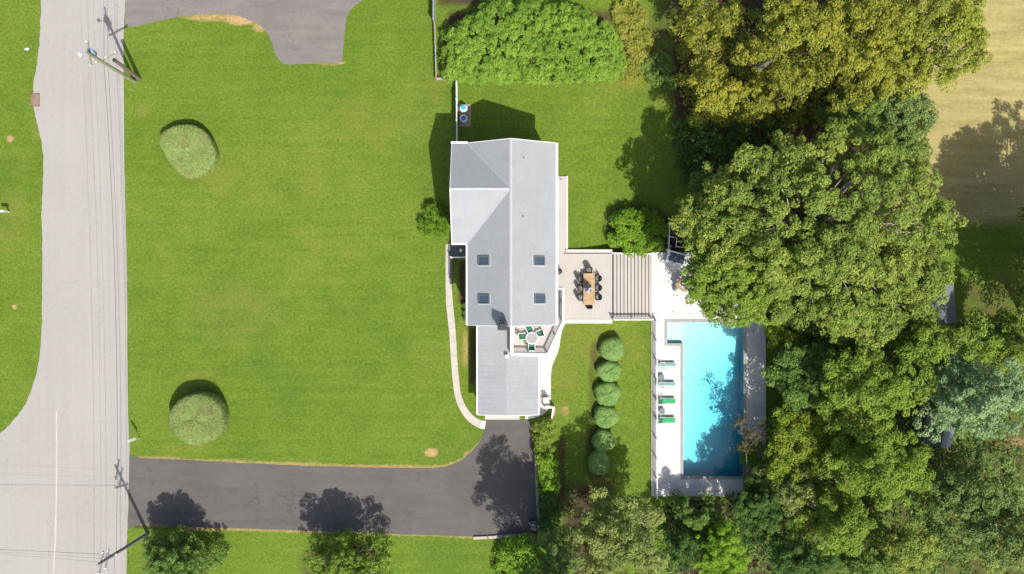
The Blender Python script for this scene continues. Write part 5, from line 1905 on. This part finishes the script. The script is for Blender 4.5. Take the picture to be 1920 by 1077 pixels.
T('maple_tree', 1905, 1010, 60, 95, 13, 'l_pale', 'pale leaved tree at the very bottom corner', seed=71, leaf=.26, clump=.85, gap=.8, jit=1.3)
T('slender_tree', 1490, 925, 64, 64, 7.2, 'l_pale', 'airy pale tree with bare forked limbs near the pool corner', seed=72, leaf=.24, clump=.7, gap=.8, rim=.2)
T('maple_tree', 1575, 985, 65, 68, 11, 'l_lime', 'rounded lime green tree in the lower wood near the photo base', seed=73, leaf=.25, clump=.8, gap=1.15, jit=1.3)
T('maple_tree', 1720, 1030, 72, 65, 11, 'l_green', 'green tree at the photo base beside the dark hollow', seed=74, leaf=.26, clump=.85, gap=.9, jit=1.3)
T('maple_tree', 1630, 1062, 70, 45, 9, 'l_mid', 'dark green tree cut by the photo base beside the hollow', seed=75, leaf=.25, clump=.8, gap=.9, jit=1.3)
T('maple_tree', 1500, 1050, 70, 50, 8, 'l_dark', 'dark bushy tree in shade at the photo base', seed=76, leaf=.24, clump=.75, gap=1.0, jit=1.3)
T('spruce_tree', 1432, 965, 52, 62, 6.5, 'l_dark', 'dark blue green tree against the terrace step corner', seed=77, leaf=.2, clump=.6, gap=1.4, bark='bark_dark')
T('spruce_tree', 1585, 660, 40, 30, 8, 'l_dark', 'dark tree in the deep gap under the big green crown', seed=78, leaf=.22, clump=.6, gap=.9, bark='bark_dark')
T('slender_tree', 1412, 828, 42, 60, 4.6, 'l_brown', 'thin reddish leaved tree leaning over the pool edge', seed=79, leaf=.2, clump=.42, gap=.45, dens=.22, rim=.3, low=.3)
mass('lime_shrub', smooth_path([(1395, 850), (1410, 836), (1432, 838), (1445, 860), (1440, 882), (1412, 885), (1396, 870)], 3, True), 'l_bright', 'bright green low bush below the reddish leaned tree', 'shrub', 1.4, .4, .15, 80)
mass('lime_shrub', smooth_path([(1402, 905), (1425, 900), (1428, 920), (1405, 922)], 3, True), 'l_bright', 'small bright bush at the pool terrace corner', 'shrub', 1.2, .35, .14, 81)
# bottom middle
T('ash_tree', 1165, 1025, 112, 100, 11.5, 'l_pale', 'large pale olive tree between the ball bushes and the photo base', seed=82, leaf=.26, clump=.8, gap=.78, rim=.14)
T('spruce_tree', 1045, 1042, 48, 48, 10, 'l_grey', 'grey green fine leaved tree behind the trash bin corner', seed=83, leaf=.2, clump=.6, gap=1.1, bark='bark_dark')
T('maple_tree', 1358, 1042, 52, 62, 5.5, 'l_bright', 'bright green tree at the photo base below the terrace', seed=84, leaf=.2, clump=.6, gap=1.4, dome=.5, rim=.06)
T('spruce_tree', 1320, 975, 58, 38, 5, 'l_mid', 'shaded green shrub tree below the terrace wall', seed=85, leaf=.2, clump=.55, gap=.85)
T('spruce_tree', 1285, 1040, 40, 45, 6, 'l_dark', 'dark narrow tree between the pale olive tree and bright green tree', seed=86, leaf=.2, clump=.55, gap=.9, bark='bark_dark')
# along the drive
T('yew_tree', 322, 1064, 76, 56, 7.6, 'l_mid', 'dark green rounded tree cut by the photo base near the side street pole', seed=87, leaf=.2, clump=.55, gap=1.3, low=.06, cone=.3, jit=.6, bark='bark_dark')
T('maple_tree', 648, 1068, 94, 62, 7.8, 'l_lime', 'green tree with yellow sprays at the photo base below the drive', seed=88, leaf=.23, clump=.6, gap=1.1, low=.12, rim=.18)
T('poplar_tree', 1028, 1130, 76, 70, 16.5, 'l_mid', 'tall tree at the photo base whose shade darkens the drive end', seed=89, leaf=.26, clump=.8, gap=1.3)
# just outside the frame, known by the shade they throw on the tan field
T('maple_tree', 2108, 480, 145, 165, 16.5, 'l_green', 'tree beyond the field whose shade falls across the tan grass', seed=90, leaf=.34, clump=.9, gap=1.35, jit=.7)
T('maple_tree', 2052, 590, 85, 80, 13, 'l_green', 'tree beyond the field edge shading the dark grass', seed=91, leaf=.32, clump=1.0, gap=1.3, dens=1.2)

# ground cover under the wood
mass('undergrowth', [(1260, 20), (1700, -20), (1712, 230), (1300, 230)], 'l_olive_green', 'low leafy undergrowth beneath the olive trees', 'undergrowth', .7, .55, .26, 95, kind='stuff', dens=.35)
mass('undergrowth', [(1262, 222), (1480, 222), (1500, 300), (1380, 300), (1285, 345)], 'l_dark', 'dark low leaves between the olive trees and the dome crown', 'undergrowth', .8, .5, .24, 97, kind='stuff', dens=.55)
mass('undergrowth', [(1470, 590), (1940, 620), (1940, 1090), (1240, 1090), (1250, 945), (1400, 940), (1452, 880)], 'l_mid', 'dark leafy undergrowth beneath the lower wood', 'undergrowth', .9, .6, .28, 96, kind='stuff', dens=.22)
def fallen(n=420):
    r_ = np.random.default_rng(5)
    b = MB()
    zones = ((1240, 1436, 600, 930, 60), (1060, 1225, 610, 900, 110), (560, 1005, 850, 1000, 16), (1080, 1260, 160, 420, 70), (245, 560, 880, 990, 8), (1250, 1340, 480, 590, 25), (260, 820, 150, 840, 90))
    for x0, x1, y0, y1, m in zones:
        for _ in range(m):
            x, y = r_.uniform(x0, x1), r_.uniform(y0, y1)
            if 1246 < x < 1400 and y > 598 or (1144 < x < 1226 and 470 < y < 600):
                continue
            p = G(x, y, .03) if x < 1222 else P(x, y, zp) + Vector((0, 0, .02))
            a, L = r_.uniform(0, 6.28), r_.uniform(.05, .10)
            t_ = Vector((math.cos(a), math.sin(a), r_.uniform(-.15, .15))) * L
            s_ = Vector((-math.sin(a), math.cos(a), r_.uniform(-.15, .15))) * L * .6
            b.add([p - t_, p + s_, p + t_ + Vector((0, 0, .02)), p - s_], [(0, 1, 2, 3)])
    tag(b.build('fallen_leaves', M['l_brown']), 'scattered fallen leaves on the lawn, drive and pool terrace', 'leaves', None, 'stuff')


fallen()
